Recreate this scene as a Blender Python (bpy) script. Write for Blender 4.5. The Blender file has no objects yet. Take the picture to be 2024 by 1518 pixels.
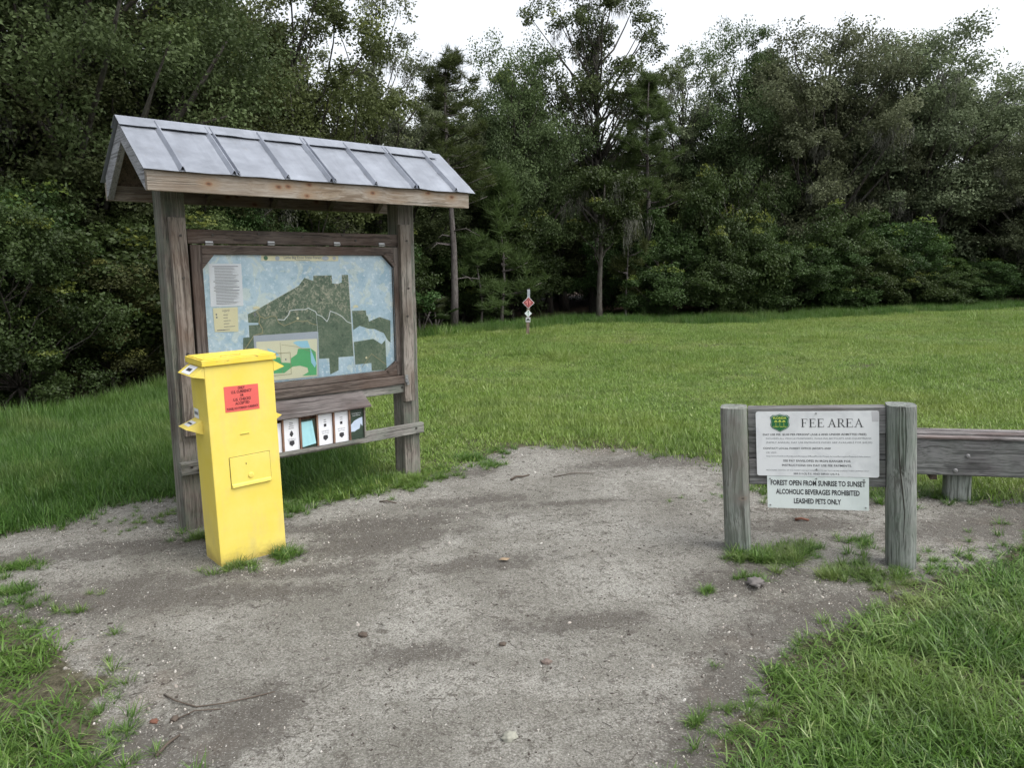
import bpy, math, random
import numpy as np
from mathutils import Matrix, Vector

# ------------------------------------------------------------------ camera, world, sun, exposure
S = bpy.context.scene
COL = S.collection
PITCH, ROLL = math.radians(9.05), math.atan(0.018)
fw = Vector((0, math.cos(PITCH), -math.sin(PITCH)))
r0 = Vector((1, 0, 0)); u0 = r0.cross(fw)
Rt = r0 * math.cos(ROLL) - u0 * math.sin(ROLL)
Up = r0 * math.sin(ROLL) + u0 * math.cos(ROLL)
cam_data = bpy.data.cameras.new('camera')
cam = bpy.data.objects.new('camera', cam_data); COL.objects.link(cam)
cam_data.sensor_width = 36; cam_data.lens = 1500 / 2024 * 36
cam_data.clip_start = 0.05; cam_data.clip_end = 3000
Mc = Matrix((Rt, Up, -fw)).transposed().to_4x4(); Mc.translation = Vector((0, 0, 1.6))
cam.matrix_world = Mc
S.camera = cam

SUN_AZ, SUN_EL = math.radians(118), math.radians(57)      # azimuth from +Y towards +X: high veiled sun to the right
world = bpy.data.worlds.new('World'); S.world = world; world.use_nodes = True
wn, wl = world.node_tree.nodes, world.node_tree.links
bg = wn['Background']
sky = wn.new('ShaderNodeTexSky'); sky.sky_type = 'NISHITA'; sky.sun_disc = False
sky.sun_elevation = SUN_EL; sky.sun_rotation = SUN_AZ
sky.air_density = 1.0; sky.dust_density = 4.0; sky.ozone_density = 1.0
hs = wn.new('ShaderNodeHueSaturation'); hs.inputs['Saturation'].default_value = 0.22
wl.new(sky.outputs[0], hs.inputs['Color']); wl.new(hs.outputs[0], bg.inputs['Color'])
bg.inputs['Strength'].default_value = 0.15

sd = bpy.data.lights.new('sun', 'SUN'); so = bpy.data.objects.new('sun', sd); COL.objects.link(so)
sd.energy = 0.55; sd.angle = math.radians(40); sd.color = (1, .96, .90)
sv = Vector((math.sin(SUN_AZ) * math.cos(SUN_EL), math.cos(SUN_AZ) * math.cos(SUN_EL), math.sin(SUN_EL)))
so.rotation_euler = (-sv).to_track_quat('-Z', 'Y').to_euler()
S.view_settings.view_transform = 'Standard'; S.view_settings.look = 'None'
S.view_settings.exposure = 1.15; S.view_settings.gamma = 1
S.cycles.max_bounces = 7; S.cycles.diffuse_bounces = 3; S.cycles.glossy_bounces = 3
S.cycles.transparent_max_bounces = 8; S.cycles.transmission_bounces = 3
S.cycles.use_denoising = True
S.cycles.sample_clamp_indirect = 6

rnd = random.Random(7)
RG = np.random.default_rng(11)

# ------------------------------------------------------------------ tagging
def tag(o, label=None, cat=None, group=None, kind=None):
    if label: o['label'] = label
    if cat: o['category'] = cat
    if group: o['group'] = group
    if kind: o['kind'] = kind
    return o

def empty(name, label, cat, mat=None, group=None):
    o = bpy.data.objects.new(name, None); COL.objects.link(o); o.empty_display_size = .1
    if mat is not None: o.matrix_world = mat
    return tag(o, label, cat, group)

def frame(ox, oy, th, lean=0., back=0.):
    a = Vector((math.cos(th), math.sin(th), 0)); n = Vector((math.sin(th), -math.cos(th), 0)); z = Vector((0, 0, 1))
    a2 = a * math.cos(lean) + z * math.sin(lean); z2 = z * math.cos(lean) - a * math.sin(lean)
    n2 = n * math.cos(back) - z2 * math.sin(back); z3 = z2 * math.cos(back) + n * math.sin(back)
    M = Matrix((a2, -n2, z3)).transposed().to_4x4(); M.translation = Vector((ox, oy, 0))
    return M

# ------------------------------------------------------------------ mesh builder
class MB:
    def __init__(s): s.v = []; s.f = []
    def add(s, v, f):
        b = len(s.v); s.v += [tuple(p) for p in v]; s.f += [tuple(i + b for i in q) for q in f]; return s
    def box(s, x0, x1, y0, y1, z0, z1):
        return s.add([(x, y, z) for z in (z0, z1) for y in (y0, y1) for x in (x0, x1)],
                     [(0, 2, 3, 1), (4, 5, 7, 6), (0, 1, 5, 4), (2, 6, 7, 3), (0, 4, 6, 2), (1, 3, 7, 5)])
    def prism(s, poly, axis, t0, t1):
        """poly in the two other axes (x,z for axis y; x,y for z; y,z for x), extruded t0..t1"""
        n = len(poly); P = {'y': lambda p, t: (p[0], t, p[1]), 'z': lambda p, t: (p[0], p[1], t), 'x': lambda p, t: (t, p[0], p[1])}[axis]
        v = [P(p, t0) for p in poly] + [P(p, t1) for p in poly]
        f = [tuple(range(n))[::-1], tuple(range(n, 2 * n))] + [(i, (i + 1) % n, n + (i + 1) % n, n + i) for i in range(n)]
        return s.add(v, f)
    def tube(s, path, rad, n=8):
        path = [Vector(p) for p in path]; rings = []
        b = len(s.v); ref = Vector((.31, .87, .38))
        for i, p in enumerate(path):
            d = (path[min(i + 1, len(path) - 1)] - path[max(i - 1, 0)]).normalized()
            u = d.cross(ref).normalized(); w = d.cross(u)
            r = rad[i] if hasattr(rad, '__len__') else rad
            for k in range(n):
                t = 2 * math.pi * k / n; s.v.append(tuple(p + (u * math.cos(t) + w * math.sin(t)) * r))
        for i in range(len(path) - 1):
            for k in range(n):
                a = b + i * n + k; c = b + i * n + (k + 1) % n
                s.f.append((a, c, c + n, a + n))
        s.f.append(tuple(b + k for k in range(n))[::-1]); s.f.append(tuple(b + (len(path) - 1) * n + k for k in range(n)))
        return s
    def build(s, name, mat, parent=None, smooth=False, bevel=0, label=None):
        me = bpy.data.meshes.new(name); me.from_pydata(s.v, [], s.f); me.update()
        bmfix(me)
        o = bpy.data.objects.new(name, me); COL.objects.link(o); o.data.materials.append(mat)
        if parent is not None: o.parent = parent
        if smooth: me.shade_smooth()
        if bevel:
            m = o.modifiers.new('b', 'BEVEL'); m.width = bevel; m.segments = 2; m.limit_method = 'ANGLE'; m.angle_limit = math.radians(50)
        if label: o['label'] = label
        return o

import bmesh
def bmfix(me):
    bm = bmesh.new(); bm.from_mesh(me); bmesh.ops.recalc_face_normals(bm, faces=bm.faces); bm.to_mesh(me); bm.free()

def npmesh(name, verts, faces, mat=None, face_attr=None, smooth=False, nper=4):
    """fast mesh of uniform n-gons"""
    me = bpy.data.meshes.new(name); verts = np.ascontiguousarray(verts, np.float32); faces = np.ascontiguousarray(faces, np.int32)
    me.vertices.add(len(verts)); me.vertices.foreach_set('co', verts.ravel())
    me.loops.add(faces.size); me.loops.foreach_set('vertex_index', faces.ravel())
    me.polygons.add(len(faces)); me.polygons.foreach_set('loop_start', np.arange(0, faces.size, faces.shape[1], dtype=np.int32))
    me.update(calc_edges=True)
    for k, a in (face_attr or {}).items():
        at = me.attributes.new(k, 'FLOAT', 'FACE'); at.data.foreach_set('value', np.asarray(a, np.float32))
    if mat: me.materials.append(mat)
    if smooth: me.shade_smooth()
    return me

def link(name, me, parent=None, mat=None):
    o = bpy.data.objects.new(name, me); COL.objects.link(o)
    if parent is not None: o.parent = parent
    if mat and not me.materials: me.materials.append(mat)
    return o

# ------------------------------------------------------------------ materials
class NT:
    def __init__(s, name):
        s.m = bpy.data.materials.new(name); s.m.use_nodes = True; s.t = s.m.node_tree; s.n = s.t.nodes; s.l = s.t.links
        s.b = s.n['Principled BSDF']; s.out = s.n['Material Output']
    def N(s, typ, **kw):
        n = s.n.new(typ)
        for k, v in kw.items():
            if k.startswith('_'): setattr(n, k[1:], v)
            else: s.put(n.inputs[k.replace('__', ' ')], v)
        return n
    def put(s, sock, v):
        if isinstance(v, bpy.types.NodeSocket): s.l.new(v, sock)
        else: sock.default_value = v
    def math(s, op, a, b=0., clamp=False):
        n = s.n.new('ShaderNodeMath'); n.operation = op; n.use_clamp = clamp; s.put(n.inputs[0], a); s.put(n.inputs[1], b); return n.outputs[0]
    def coord(s, kind='Object'): return s.N('ShaderNodeTexCoord').outputs[kind]
    def mapping(s, vec, scale, loc=(0, 0, 0)):
        n = s.n.new('ShaderNodeMapping'); s.put(n.inputs[0], vec); n.inputs['Scale'].default_value = scale; n.inputs['Location'].default_value = loc; return n.outputs[0]
    def noise(s, vec, scale, detail=4, rough=.6, dist=0.):
        n = s.n.new('ShaderNodeTexNoise'); s.put(n.inputs['Vector'], vec); n.inputs['Scale'].default_value = scale
        n.inputs['Detail'].default_value = detail; n.inputs['Roughness'].default_value = rough; n.inputs['Distortion'].default_value = dist; return n.outputs['Fac']
    def voro(s, vec, scale, out='Distance', rand=1.):
        n = s.n.new('ShaderNodeTexVoronoi'); s.put(n.inputs['Vector'], vec); n.inputs['Scale'].default_value = scale; n.inputs['Randomness'].default_value = rand; return n.outputs[out]
    def ramp(s, fac, stops, interp='LINEAR'):
        n = s.n.new('ShaderNodeValToRGB'); s.put(n.inputs[0], fac); n.color_ramp.interpolation = interp
        e = n.color_ramp.elements
        while len(e) < len(stops): e.new(.5)
        for i, (p, c) in enumerate(stops):
            e[i].position = p; e[i].color = (c, c, c, 1) if not hasattr(c, '__len__') else (*c, 1)
        return n.outputs[0]
    def mix(s, fac, a, b, mode='MIX'):
        n = s.n.new('ShaderNodeMix'); n.data_type = 'RGBA'; n.blend_type = mode; s.put(n.inputs[0], fac)
        for i, c in ((6, a), (7, b)):
            s.put(n.inputs[i], c if isinstance(c, bpy.types.NodeSocket) else (*c, 1))
        return n.outputs[2]
    def bump(s, h, strength=.5, dist=.01, normal=None):
        n = s.n.new('ShaderNodeBump'); s.put(n.inputs['Height'], h); n.inputs['Strength'].default_value = strength; n.inputs['Distance'].default_value = dist
        if normal: s.l.new(normal, n.inputs['Normal'])
        s.l.new(n.outputs[0], s.b.inputs['Normal']); return n.outputs[0]
    def done(s, color, rough=.6, metal=0., spec=.5):
        s.put(s.b.inputs['Base Color'], color if isinstance(color, bpy.types.NodeSocket) else (*color, 1))
        s.put(s.b.inputs['Roughness'], rough); s.b.inputs['Metallic'].default_value = metal; s.b.inputs['Specular IOR Level'].default_value = spec
        return s.m

def plain(name, c, rough=.6, metal=0., spec=.5, var=.12, scale=9):
    t = NT(name); n = t.noise(t.coord(), scale, 5)
    col = t.mix(t.math('MULTIPLY', n, 1.0), tuple(x * (1 - var) for x in c), tuple(min(1, x * (1 + var)) for x in c))
    return t.done(col, rough, metal, spec)

def wood(name, axis, lo, mid, hi, tint=None, knots=0., kc=((.20, .145, .095), (.16, .085, .048), (.06, .035, .022)), seed=0., algae=0., crack=.5):
    """weathered timber, grain along object axis"""
    t = NT(name); co = t.coord()
    oi = t.N('ShaderNodeObjectInfo').outputs['Random']
    off = t.N('ShaderNodeVectorMath', _operation='ADD'); t.l.new(co, off.inputs[0])
    cmb = t.N('ShaderNodeCombineXYZ'); t.l.new(t.math('MULTIPLY', oi, 37.), cmb.inputs[0]); t.l.new(t.math('MULTIPLY', oi, 91.), cmb.inputs[1]); t.l.new(t.math('MULTIPLY', oi, 17.), cmb.inputs[2])
    t.l.new(cmb.outputs[0], off.inputs[1]); v = off.outputs[0]
    sc = [1, 1, 1]; sc['xyz'.index(axis)] = .045
    # warp so grain waves and flows round knots
    warp = t.noise(v, 3.2, 2, .5)
    wv = t.N('ShaderNodeVectorMath', _operation='ADD'); t.l.new(v, wv.inputs[0])
    cw = t.N('ShaderNodeCombineXYZ')
    wamt = t.math('MULTIPLY', t.math('SUBTRACT', warp, .5), .045)
    for i in range(3):
        if i != 'xyz'.index(axis): t.l.new(wamt, cw.inputs[i])
    t.l.new(cw.outputs[0], wv.inputs[1])
    g = t.mapping(wv.outputs[0], sc)
    grain = t.noise(g, 34, 6, .70); fine = t.noise(g, 260, 3, .6)
    big = t.noise(v, 2.6, 4, .6)
    c = t.mix(t.ramp(grain, [(.36, 0.), (.62, 1.)]), lo, mid)
    c = t.mix(t.ramp(big, [(.38, 0.), (.66, 1.)]), c, hi)
    c = t.mix(t.ramp(fine, [(.32, .75), (.5, 0.)]), c, tuple(x * .45 for x in lo))
    cr = t.ramp(t.noise(t.mapping(wv.outputs[0], [x * (.6 if x < 1 else 1) for x in sc]), 26, 3, .45), [(.335, 1.), (.375, 0.)])
    c = t.mix(t.math('MULTIPLY', cr, crack), c, (.018, .015, .013))
    g2 = t.mapping(wv.outputs[0], [.018 if x < 1 else 1 for x in sc])
    c = t.mix(t.ramp(t.noise(g2, 52, 4, .6), [(.53, 0.), (.60, .75)]), c, tuple(x * .6 for x in lo))
    c = t.mix(t.ramp(t.noise(g2, 95, 3, .6), [(.56, 0.), (.63, .5)]), c, tuple(min(1, x * 1.2) for x in hi))
    if tint: c = t.mix(t.ramp(t.noise(v, 1.7, 3), [(.5, 0.), (.72, .7)]), c, tint)
    if algae:
        c = t.mix(t.math('MULTIPLY', t.ramp(t.noise(v, 5, 5, .7), [(.4, 0.), (.62, 1.)]), algae), c, (.12, .17, .125))
    if knots:
        dmin = None
        for kx, kz in knots:
            ds = t.N('ShaderNodeVectorMath', _operation='DISTANCE'); t.l.new(t.mapping(co, (.62, 0, 1)), ds.inputs[0]); ds.inputs[1].default_value = (kx * .62, 0, kz)
            dmin = ds.outputs['Value'] if dmin is None else t.math('MINIMUM', dmin, ds.outputs['Value'])
        dmin = t.math('ADD', dmin, t.math('MULTIPLY', t.math('SUBTRACT', t.noise(co, 40, 3), .5), .010))
        c = t.mix(t.ramp(dmin, [(.016, .8), (.05, 0.)]), c, kc[0])
        c = t.mix(t.ramp(dmin, [(.010, 1.), (.014, 0.)]), c, kc[1])
        c = t.mix(t.ramp(dmin, [(.004, .8), (.008, 0.)]), c, kc[2])
    h = t.math('SUBTRACT', t.math('ADD', grain, t.math('MULTIPLY', fine, .6)), t.math('MULTIPLY', cr, 1.5))
    t.bump(h, .55, .004)
    return t.done(c, .78, 0, .3)

GREY = ((.095, .088, .082), (.20, .19, .18), (.28, .265, .25))
M = {}
M['post_z'] = wood('weathered_post_wood', 'z', (.050, .042, .036), (.155, .135, .115), (.22, .20, .178), tint=(.075, .048, .034), algae=.35)
M['batten_z'] = wood('weathered_batten_wood', 'z', (.050, .040, .034), (.19, .165, .14), (.25, .225, .20), tint=(.095, .055, .036), algae=.1)
M['frame_x'] = wood('brown_frame_wood', 'x', (.034, .025, .020), (.088, .067, .055), (.125, .105, .092), tint=(.075, .042, .028))
M['frame_z'] = wood('brown_stile_wood', 'z', (.036, .028, .024), (.098, .080, .070), (.135, .118, .105), tint=(.065, .038, .026))
M['rail_x'] = wood('grey_rail_wood', 'x', (.08, .075, .07), (.19, .18, .17), (.25, .24, .22), algae=.25, tint=(.13, .10, .07))
M['fascia_x'] = wood('pine_fascia_wood', 'x', (.16, .115, .075), (.225, .190, .145), (.255, .235, .205), tint=(.16, .135, .11), knots=[(.161, 2.069), (.573, 2.077), (.634, 2.083), (.771, 2.103), (.754, 2.035), (1.218, 2.078), (1.861, 2.088), (1.657, 2.103)], crack=.3)
M['barge_y'] = wood('grey_barge_wood', 'y', (.14, .14, .145), (.25, .26, .28), (.32, .33, .35), tint=(.2, .2, .21), crack=.2)
M['under_y'] = wood('roof_underside_wood', 'y', (.06, .045, .035), (.12, .09, .07), (.14, .11, .09))
M['beam_x'] = wood('grey_beam_wood', 'x', (.060, .056, .058), (.165, .16, .16), (.235, .235, .235), tint=(.085, .06, .055), algae=.15)
M['fee_post'] = wood('grey_green_post_wood', 'z', (.09, .09, .082), (.245, .262, .245), (.33, .35, .33), algae=.36, tint=(.15, .14, .12), crack=.8, knots=[(.103, .305)], kc=((.15, .14, .125), (.17, .145, .12), (.05, .045, .04)))
M['fee_post_dark'] = wood('dark_grey_post_wood', 'z', (.07, .068, .063), (.185, .197, .185), (.265, .28, .265), algae=.36, tint=(.10, .085, .072), crack=.9)
M['bench_x'] = wood('bench_plank_wood', 'x', (.05, .043, .042), (.155, .14, .136), (.25, .235, .23), tint=(.13, .09, .08))
M['rack_x'] = wood('rack_roof_wood', 'x', (.045, .038, .036), (.115, .100, .096), (.155, .140, .136), tint=(.07, .045, .04))
M['rack_z'] = wood('rack_red_wood', 'z', (.12, .055, .035), (.22, .12, .08), (.26, .17, .12), crack=.2)
M['sign_z'] = wood('trail_post_wood', 'z', (.12, .085, .06), (.22, .17, .125), (.27, .23, .18))

def galv(name, base, var):
    t = NT(name); co = t.coord()
    n1 = t.noise(co, 5, 6, .65); n2 = t.noise(co, 60, 3, .6)
    c = t.mix(t.ramp(n1, [(.35, 0.), (.7, 1.)]), tuple(x * (1 - var) for x in base), base)
    c = t.mix(t.ramp(n2, [(.30, .5), (.42, 0.)]), c, tuple(x * .7 for x in base))
    st = t.noise(t.mapping(co, (1, .12, .12)), 11, 5, .7)
    c = t.mix(t.ramp(st, [(.50, 0.), (.66, .5)]), c, tuple(x * .62 for x in base))
    c = t.mix(t.ramp(t.noise(co, 18, 5, .75), [(.62, 0.), (.70, .45)]), c, (.20, .19, .17))
    t.bump(t.noise(co, 3.5, 3), .5, .03)
    return t.done(c, t.ramp(n1, [(.3, .38), (.7, .55)]), .55, .5)
M['metal'] = galv('galvanised_roof_metal', (.29, .315, .36), .25)
M['seam'] = galv('galvanised_seam_metal', (.30, .325, .375), .3)
M['steel'] = plain('zinc_hardware', (.35, .36, .37), .4, .9, var=.25, scale=60)
M['dull_steel'] = plain('dull_bolt', (.22, .22, .22), .65, .6)
M['dark_metal'] = plain('dark_hardware', (.05, .045, .04), .5, .6)

def yellow():
    t = NT('yellow_enamel_paint'); co = t.coord()
    n = t.noise(co, 4.5, 6, .65); n2 = t.noise(t.mapping(co, (1, 1, .35)), 9, 5, .7)
    c = t.mix(t.ramp(n, [(.35, 0.), (.7, 1.)]), (.66, .525, .085), (.69, .57, .145))
    c = t.mix(t.ramp(n2, [(.52, 0.), (.75, .6)]), c, (.54, .45, .17))
    z = t.N('ShaderNodeSeparateXYZ'); t.l.new(co, z.inputs[0])
    # grime splashed up from the soil
    low = t.ramp(t.math('ADD', z.outputs[2], t.math('MULTIPLY', t.noise(co, 14, 5, .7), .14)), [(.075, .75), (.15, 0.)])
    c = t.mix(low, c, (.33, .25, .08))
    chips = t.ramp(t.noise(co, 46, 4, .7), [(.735, 0.), (.75, 1.)])
    c = t.mix(t.math('MULTIPLY', chips, .5), c, (.22, .10, .03))
    t.bump(t.noise(co, 30, 4), .12, .004)
    return t.done(c, .42, 0, .4)
M['yellow'] = yellow()
def yellow_lid():
    t = NT('scuffed_yellow_lid_paint'); co = t.coord()
    c = t.mix(t.ramp(t.noise(co, 7, 5), [(.4, 0.), (.7, 1.)]), (.66, .50, .05), (.68, .54, .11))
    c = t.mix(t.ramp(t.noise(t.mapping(co, (1, 1, 2.5)), 26, 6, .75), [(.60, 0.), (.64, .85)]), c, (.11, .065, .03))
    return t.done(c, .5, 0, .4)
M['yellow_lid'] = yellow_lid()
M['red'] = plain('faded_red_vinyl', (.60, .10, .085), .5, var=.1)
M['ink'] = plain('black_ink', (.025, .025, .03), .6, var=.05)
M['ink_grey'] = plain('faded_grey_ink', (.17, .18, .20), .6, var=.05)
M['ink_red'] = plain('dark_ink_on_red', (.10, .012, .014), .6, var=.05)

def plate(name, c, dirt):
    t = NT(name); co = t.coord()
    c2 = t.mix(t.ramp(t.noise(co, 7, 6, .65, .6), [(.48, 0.), (.68, 1.)]), c, dirt)
    c2 = t.mix(t.ramp(t.noise(co, 60, 4, .7), [(.66, 0.), (.72, .5)]), c2, tuple(x * .55 for x in dirt))
    t.bump(t.noise(co, 40, 3), .06, .002)
    return t.done(c2, .38, 0, .5)
M['white'] = plate('white_sign_plate', (.70, .72, .735), (.58, .60, .62))
M['white2'] = plate('white_enamel_plate', (.68, .74, .73), (.61, .67, .66))
M['paper'] = plate('white_paper', (.68, .70, .74), (.62, .64, .68))
M['greenlogo'] = plain('shield_green', (.015, .13, .045), .4)
M['yellowlogo'] = plain('shield_yellow', (.62, .70, .12), .4)
M['tape'] = plain('grey_tape', (.50, .50, .52), .5)

# map materials
def mapbase():
    t = NT('map_pale_aerial_print'); co = t.coord()
    n = t.noise(co, 5, 6, .65, .4); n2 = t.noise(co, 42, 6, .8); vo = t.voro(co, 3.6, 'Color'); n3 = t.noise(co, 7, 4, .55, 1.6)
    c = t.mix(t.ramp(n, [(.35, 0.), (.65, 1.)]), (.34, .49, .60), (.55, .67, .74))
    c = t.mix(t.ramp(n3, [(.52, 0.), (.55, .65)]), c, (.62, .68, .63))
    c = t.mix(t.ramp(n2, [(.56, 0.), (.62, .75)]), c, (.80, .85, .89))
    c = t.mix(t.ramp(n2, [(.36, .5), (.42, 0.)]), c, (.17, .28, .33))
    return t.done(c, .5)
M['map_base'] = mapbase()
def mapforest():
    t = NT('map_forest_print'); co = t.coord()
    n = t.noise(co, 6, 5, .6); n2 = t.noise(co, 45, 6, .75, .8); n3 = t.noise(t.mapping(co, (1, 1, 1)), 9, 3, .6)
    zz = t.N('ShaderNodeSeparateXYZ'); t.l.new(co, zz.inputs[0])
    c = t.mix(t.ramp(n, [(.4, 0.), (.65, 1.)]), (.075, .125, .08), (.15, .20, .135))
    sp = t.ramp(n2, [(.50, 0.), (.62, 1.)])
    up = t.ramp(t.math('ADD', zz.outputs[2], t.math('MULTIPLY', n3, .25)), [(1.0, 0.)])
    upf = t.math('MULTIPLY', t.math('SUBTRACT', t.math('ADD', zz.outputs[2], t.math('MULTIPLY', n3, .2)), 1.32), 9., True)
    c = t.mix(t.math('MULTIPLY', sp, t.math('ADD', t.math('MULTIPLY', upf, .7), .18)), c, (.46, .43, .33))
    c = t.mix(t.ramp(n2, [(.36, .7), (.44, 0.)]), c, (.025, .045, .03))
    return t.done(c, .5)
M['map_forest'] = mapforest()
M['map_band'] = plain('map_grey_band', (.38, .42, .48), .5)
M['map_cream'] = plain('map_cream_print', (.70, .68, .50), .5, var=.06)
M['map_green'] = plain('map_green_print', (.10, .42, .17), .5, var=.12, scale=25)
M['map_blue'] = plain('map_water_print', (.32, .60, .74), .5, var=.12, scale=20)
M['map_white'] = plain('map_pale_line', (.62, .66, .66), .5)
M['map_tan'] = plain('map_tan_line', (.30, .27, .15), .5)
M['legend'] = plain('legend_yellow_paper', (.70, .65, .42), .5, var=.05)
M['teal'] = plate('teal_paper', (.30, .55, .60), (.22, .45, .52))
M['coverdark'] = plain('dark_green_cover', (.03, .05, .035), .35, var=.4, scale=30)
M['coversky'] = plain('cover_photo_sky', (.42, .50, .62), .35, var=.25, scale=14)

def glass():
    t = NT('clear_pane'); t.n.remove(t.b)
    tr = t.N('ShaderNodeBsdfTransparent'); tr.inputs[0].default_value = (.98, .99, .99, 1)
    gl = t.N('ShaderNodeBsdfGlossy'); gl.inputs['Roughness'].default_value = .09
    fr = t.N('ShaderNodeFresnel'); fr.inputs[0].default_value = 1.55
    mx = t.N('ShaderNodeMixShader'); t.l.new(t.math('MULTIPLY', fr.outputs[0], .65), mx.inputs[0]); t.l.new(tr.outputs[0], mx.inputs[1]); t.l.new(gl.outputs[0], mx.inputs[2])
    t.l.new(mx.outputs[0], t.out.inputs[0]); return t.m
M['glass'] = glass()

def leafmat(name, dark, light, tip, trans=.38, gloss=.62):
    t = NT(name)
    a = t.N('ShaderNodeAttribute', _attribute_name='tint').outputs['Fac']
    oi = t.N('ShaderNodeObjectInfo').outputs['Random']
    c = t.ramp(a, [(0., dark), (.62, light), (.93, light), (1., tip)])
    hsn = t.N('ShaderNodeHueSaturation'); t.l.new(c, hsn.inputs['Color'])
    h = t.math('ADD', t.math('MULTIPLY', oi, .045), .478); t.l.new(h, hsn.inputs['Hue'])
    t.l.new(t.math('ADD', t.math('MULTIPLY', oi, .5), .75), hsn.inputs['Value'])
    t.l.new(hsn.outputs[0], t.b.inputs['Base Color'])
    t.b.inputs['Roughness'].default_value = gloss; t.b.inputs['Specular IOR Level'].default_value = .22
    tl = t.N('ShaderNodeBsdfTranslucent'); t.l.new(hsn.outputs[0], tl.inputs[0])
    mx = t.N('ShaderNodeMixShader'); mx.inputs[0].default_value = trans
    t.l.new(t.b.outputs[0], mx.inputs[1]); t.l.new(tl.outputs[0], mx.inputs[2]); t.l.new(mx.outputs[0], t.out.inputs[0])
    return t.m
M['leaf_oak'] = leafmat('oak_leaves', (.028, .040, .015), (.090, .118, .045), (.18, .21, .06))
M['leaf_yellow'] = leafmat('yellowish_oak_leaves', (.035, .046, .014), (.100, .125, .042), (.17, .20, .055))
M['leaf_pale'] = leafmat('hazy_grey_green_oak_leaves', (.055, .066, .036), (.145, .168, .092), (.20, .23, .11))  # grey-green leaves, paled further to carry haze in the colour
M['leaf_bush'] = leafmat('glossy_bush_leaves', (.018, .032, .009), (.056, .094, .028), (.125, .165, .035), gloss=.5)
M['leaf_bright'] = leafmat('bright_bush_leaves', (.020, .050, .010), (.065, .14, .03), (.14, .24, .04))
M['needle'] = leafmat('pine_needles', (.030, .044, .014), (.075, .105, .032), (.12, .15, .04), gloss=.5)
M['moss'] = plain('hanging_grey_moss', (.095, .098, .078), .95, var=.4)
def bark(name, lo, hi):
    t = NT(name); co = t.coord()
    n = t.noise(t.mapping(co, (1, 1, .25)), 24, 6, .7); n2 = t.noise(co, 3, 3)
    c = t.mix(t.ramp(n, [(.35, 0.), (.65, 1.)]), lo, hi); c = t.mix(t.ramp(n2, [(.5, 0.), (.7, .6)]), c, (.10, .105, .09))
    t.bump(n, .9, .02); return t.done(c, .9, 0, .2)
M['bark'] = bark('oak_bark', (.028, .024, .020), (.085, .078, .068))
M['pinebark'] = bark('pine_bark', (.055, .046, .043), (.135, .122, .118))

def grassmat(name, dark, light, dry_glint, patch=1.):
    t = NT(name)
    a = t.N('ShaderNodeAttribute', _attribute_name='tint').outputs['Fac']
    pos = t.N('ShaderNodeNewGeometry').outputs['Position']
    big = t.noise(pos, .38, 4, .6, .4); mid = t.noise(pos, 2.3, 3, .6)
    c = t.ramp(a, [(0., dark), (.6, light), (.9, light), (1., dry_glint)])  # palest stop: dry blades, and leaf glints put into the colour
    c = t.mix(t.math('MULTIPLY', t.ramp(t.noise(pos, .9, 5, .7, .3), [(.52, 0.), (.68, 1.)]), .55), c, (.27, .31, .11))
    c = t.mix(t.math('MULTIPLY', t.ramp(big, [(.45, 0.), (.66, 1.)]), .5 * patch), c, tuple(x * y for x, y in zip(light, (1.35, 1.02, 1.3))))
    c = t.mix(t.math('MULTIPLY', t.ramp(mid, [(.36, 1.), (.52, 0.)]), .4), c, dark)
    t.l.new(c, t.b.inputs['Base Color']); t.b.inputs['Roughness'].default_value = .42; t.b.inputs['Specular IOR Level'].default_value = .4
    tl = t.N('ShaderNodeBsdfTranslucent'); t.l.new(c, tl.inputs[0])
    mx = t.N('ShaderNodeMixShader'); mx.inputs[0].default_value = .38
    t.l.new(t.b.outputs[0], mx.inputs[1]); t.l.new(tl.outputs[0], mx.inputs[2]); t.l.new(mx.outputs[0], t.out.inputs[0]); return t.m
M['grass'] = grassmat('lawn_grass_blades', (.070, .125, .022), (.20, .315, .060), (.44, .47, .24))
M['grass_near'] = grassmat('near_grass_blades', (.032, .075, .013), (.115, .225, .038), (.36, .42, .19))
M['grass_tall'] = grassmat('shaded_grass_blades', (.033, .080, .014), (.085, .185, .030), (.22, .31, .10))  # darker green for the taller grass and the fringe

# ------------------------------------------------------------------ ground
DIRT = [(-3.77, 4.09), (-3.15, 4.44), (-2.98, 4.68), (-2.81, 4.98), (-2.49, 5.27), (-2.13, 5.16), (-1.82, 5.09), (-1.62, 5.13), (-1.15, 5.26), (-0.89, 5.46), (-0.64, 5.68), (-0.39, 6.0), (-0.06, 6.44), (0.38, 6.52), (1.03, 6.36), (1.59, 6.02), (1.69, 5.78), (1.7, 5.09), (1.99, 4.92), (2.49, 5.12), (2.89, 5.13), (2.98, 4.86), (3.38, 4.84), (4.26, 4.79), (4.11, 4.26), (3.4, 4.3), (2.91, 4.14), (2.73, 4.01), (2.51, 3.79), (2.08, 3.64), (1.82, 3.57), (1.75, 3.5), (1.87, 3.44), (1.73, 3.29), (1.52, 3.15), (1.25, 3.02), (1.07, 2.86), (0.92, 2.68), (0.85, 2.52), (0.74, 2.46), (0.69, 2.34), (0.6, 2.19), (0.49, 1.93), (.2, -1.5), (-1.0, -1.5), (-1.12, 1.97), (-1.33, 2.25), (-1.39, 2.32), (-1.43, 2.45), (-1.57, 2.62), (-1.61, 2.78), (-1.82, 2.89), (-1.96, 3.01), (-2.11, 3.17), (-2.23, 3.27), (-2.45, 3.39), (-3.36, 3.61)]
DP = np.array(DIRT)
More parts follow.
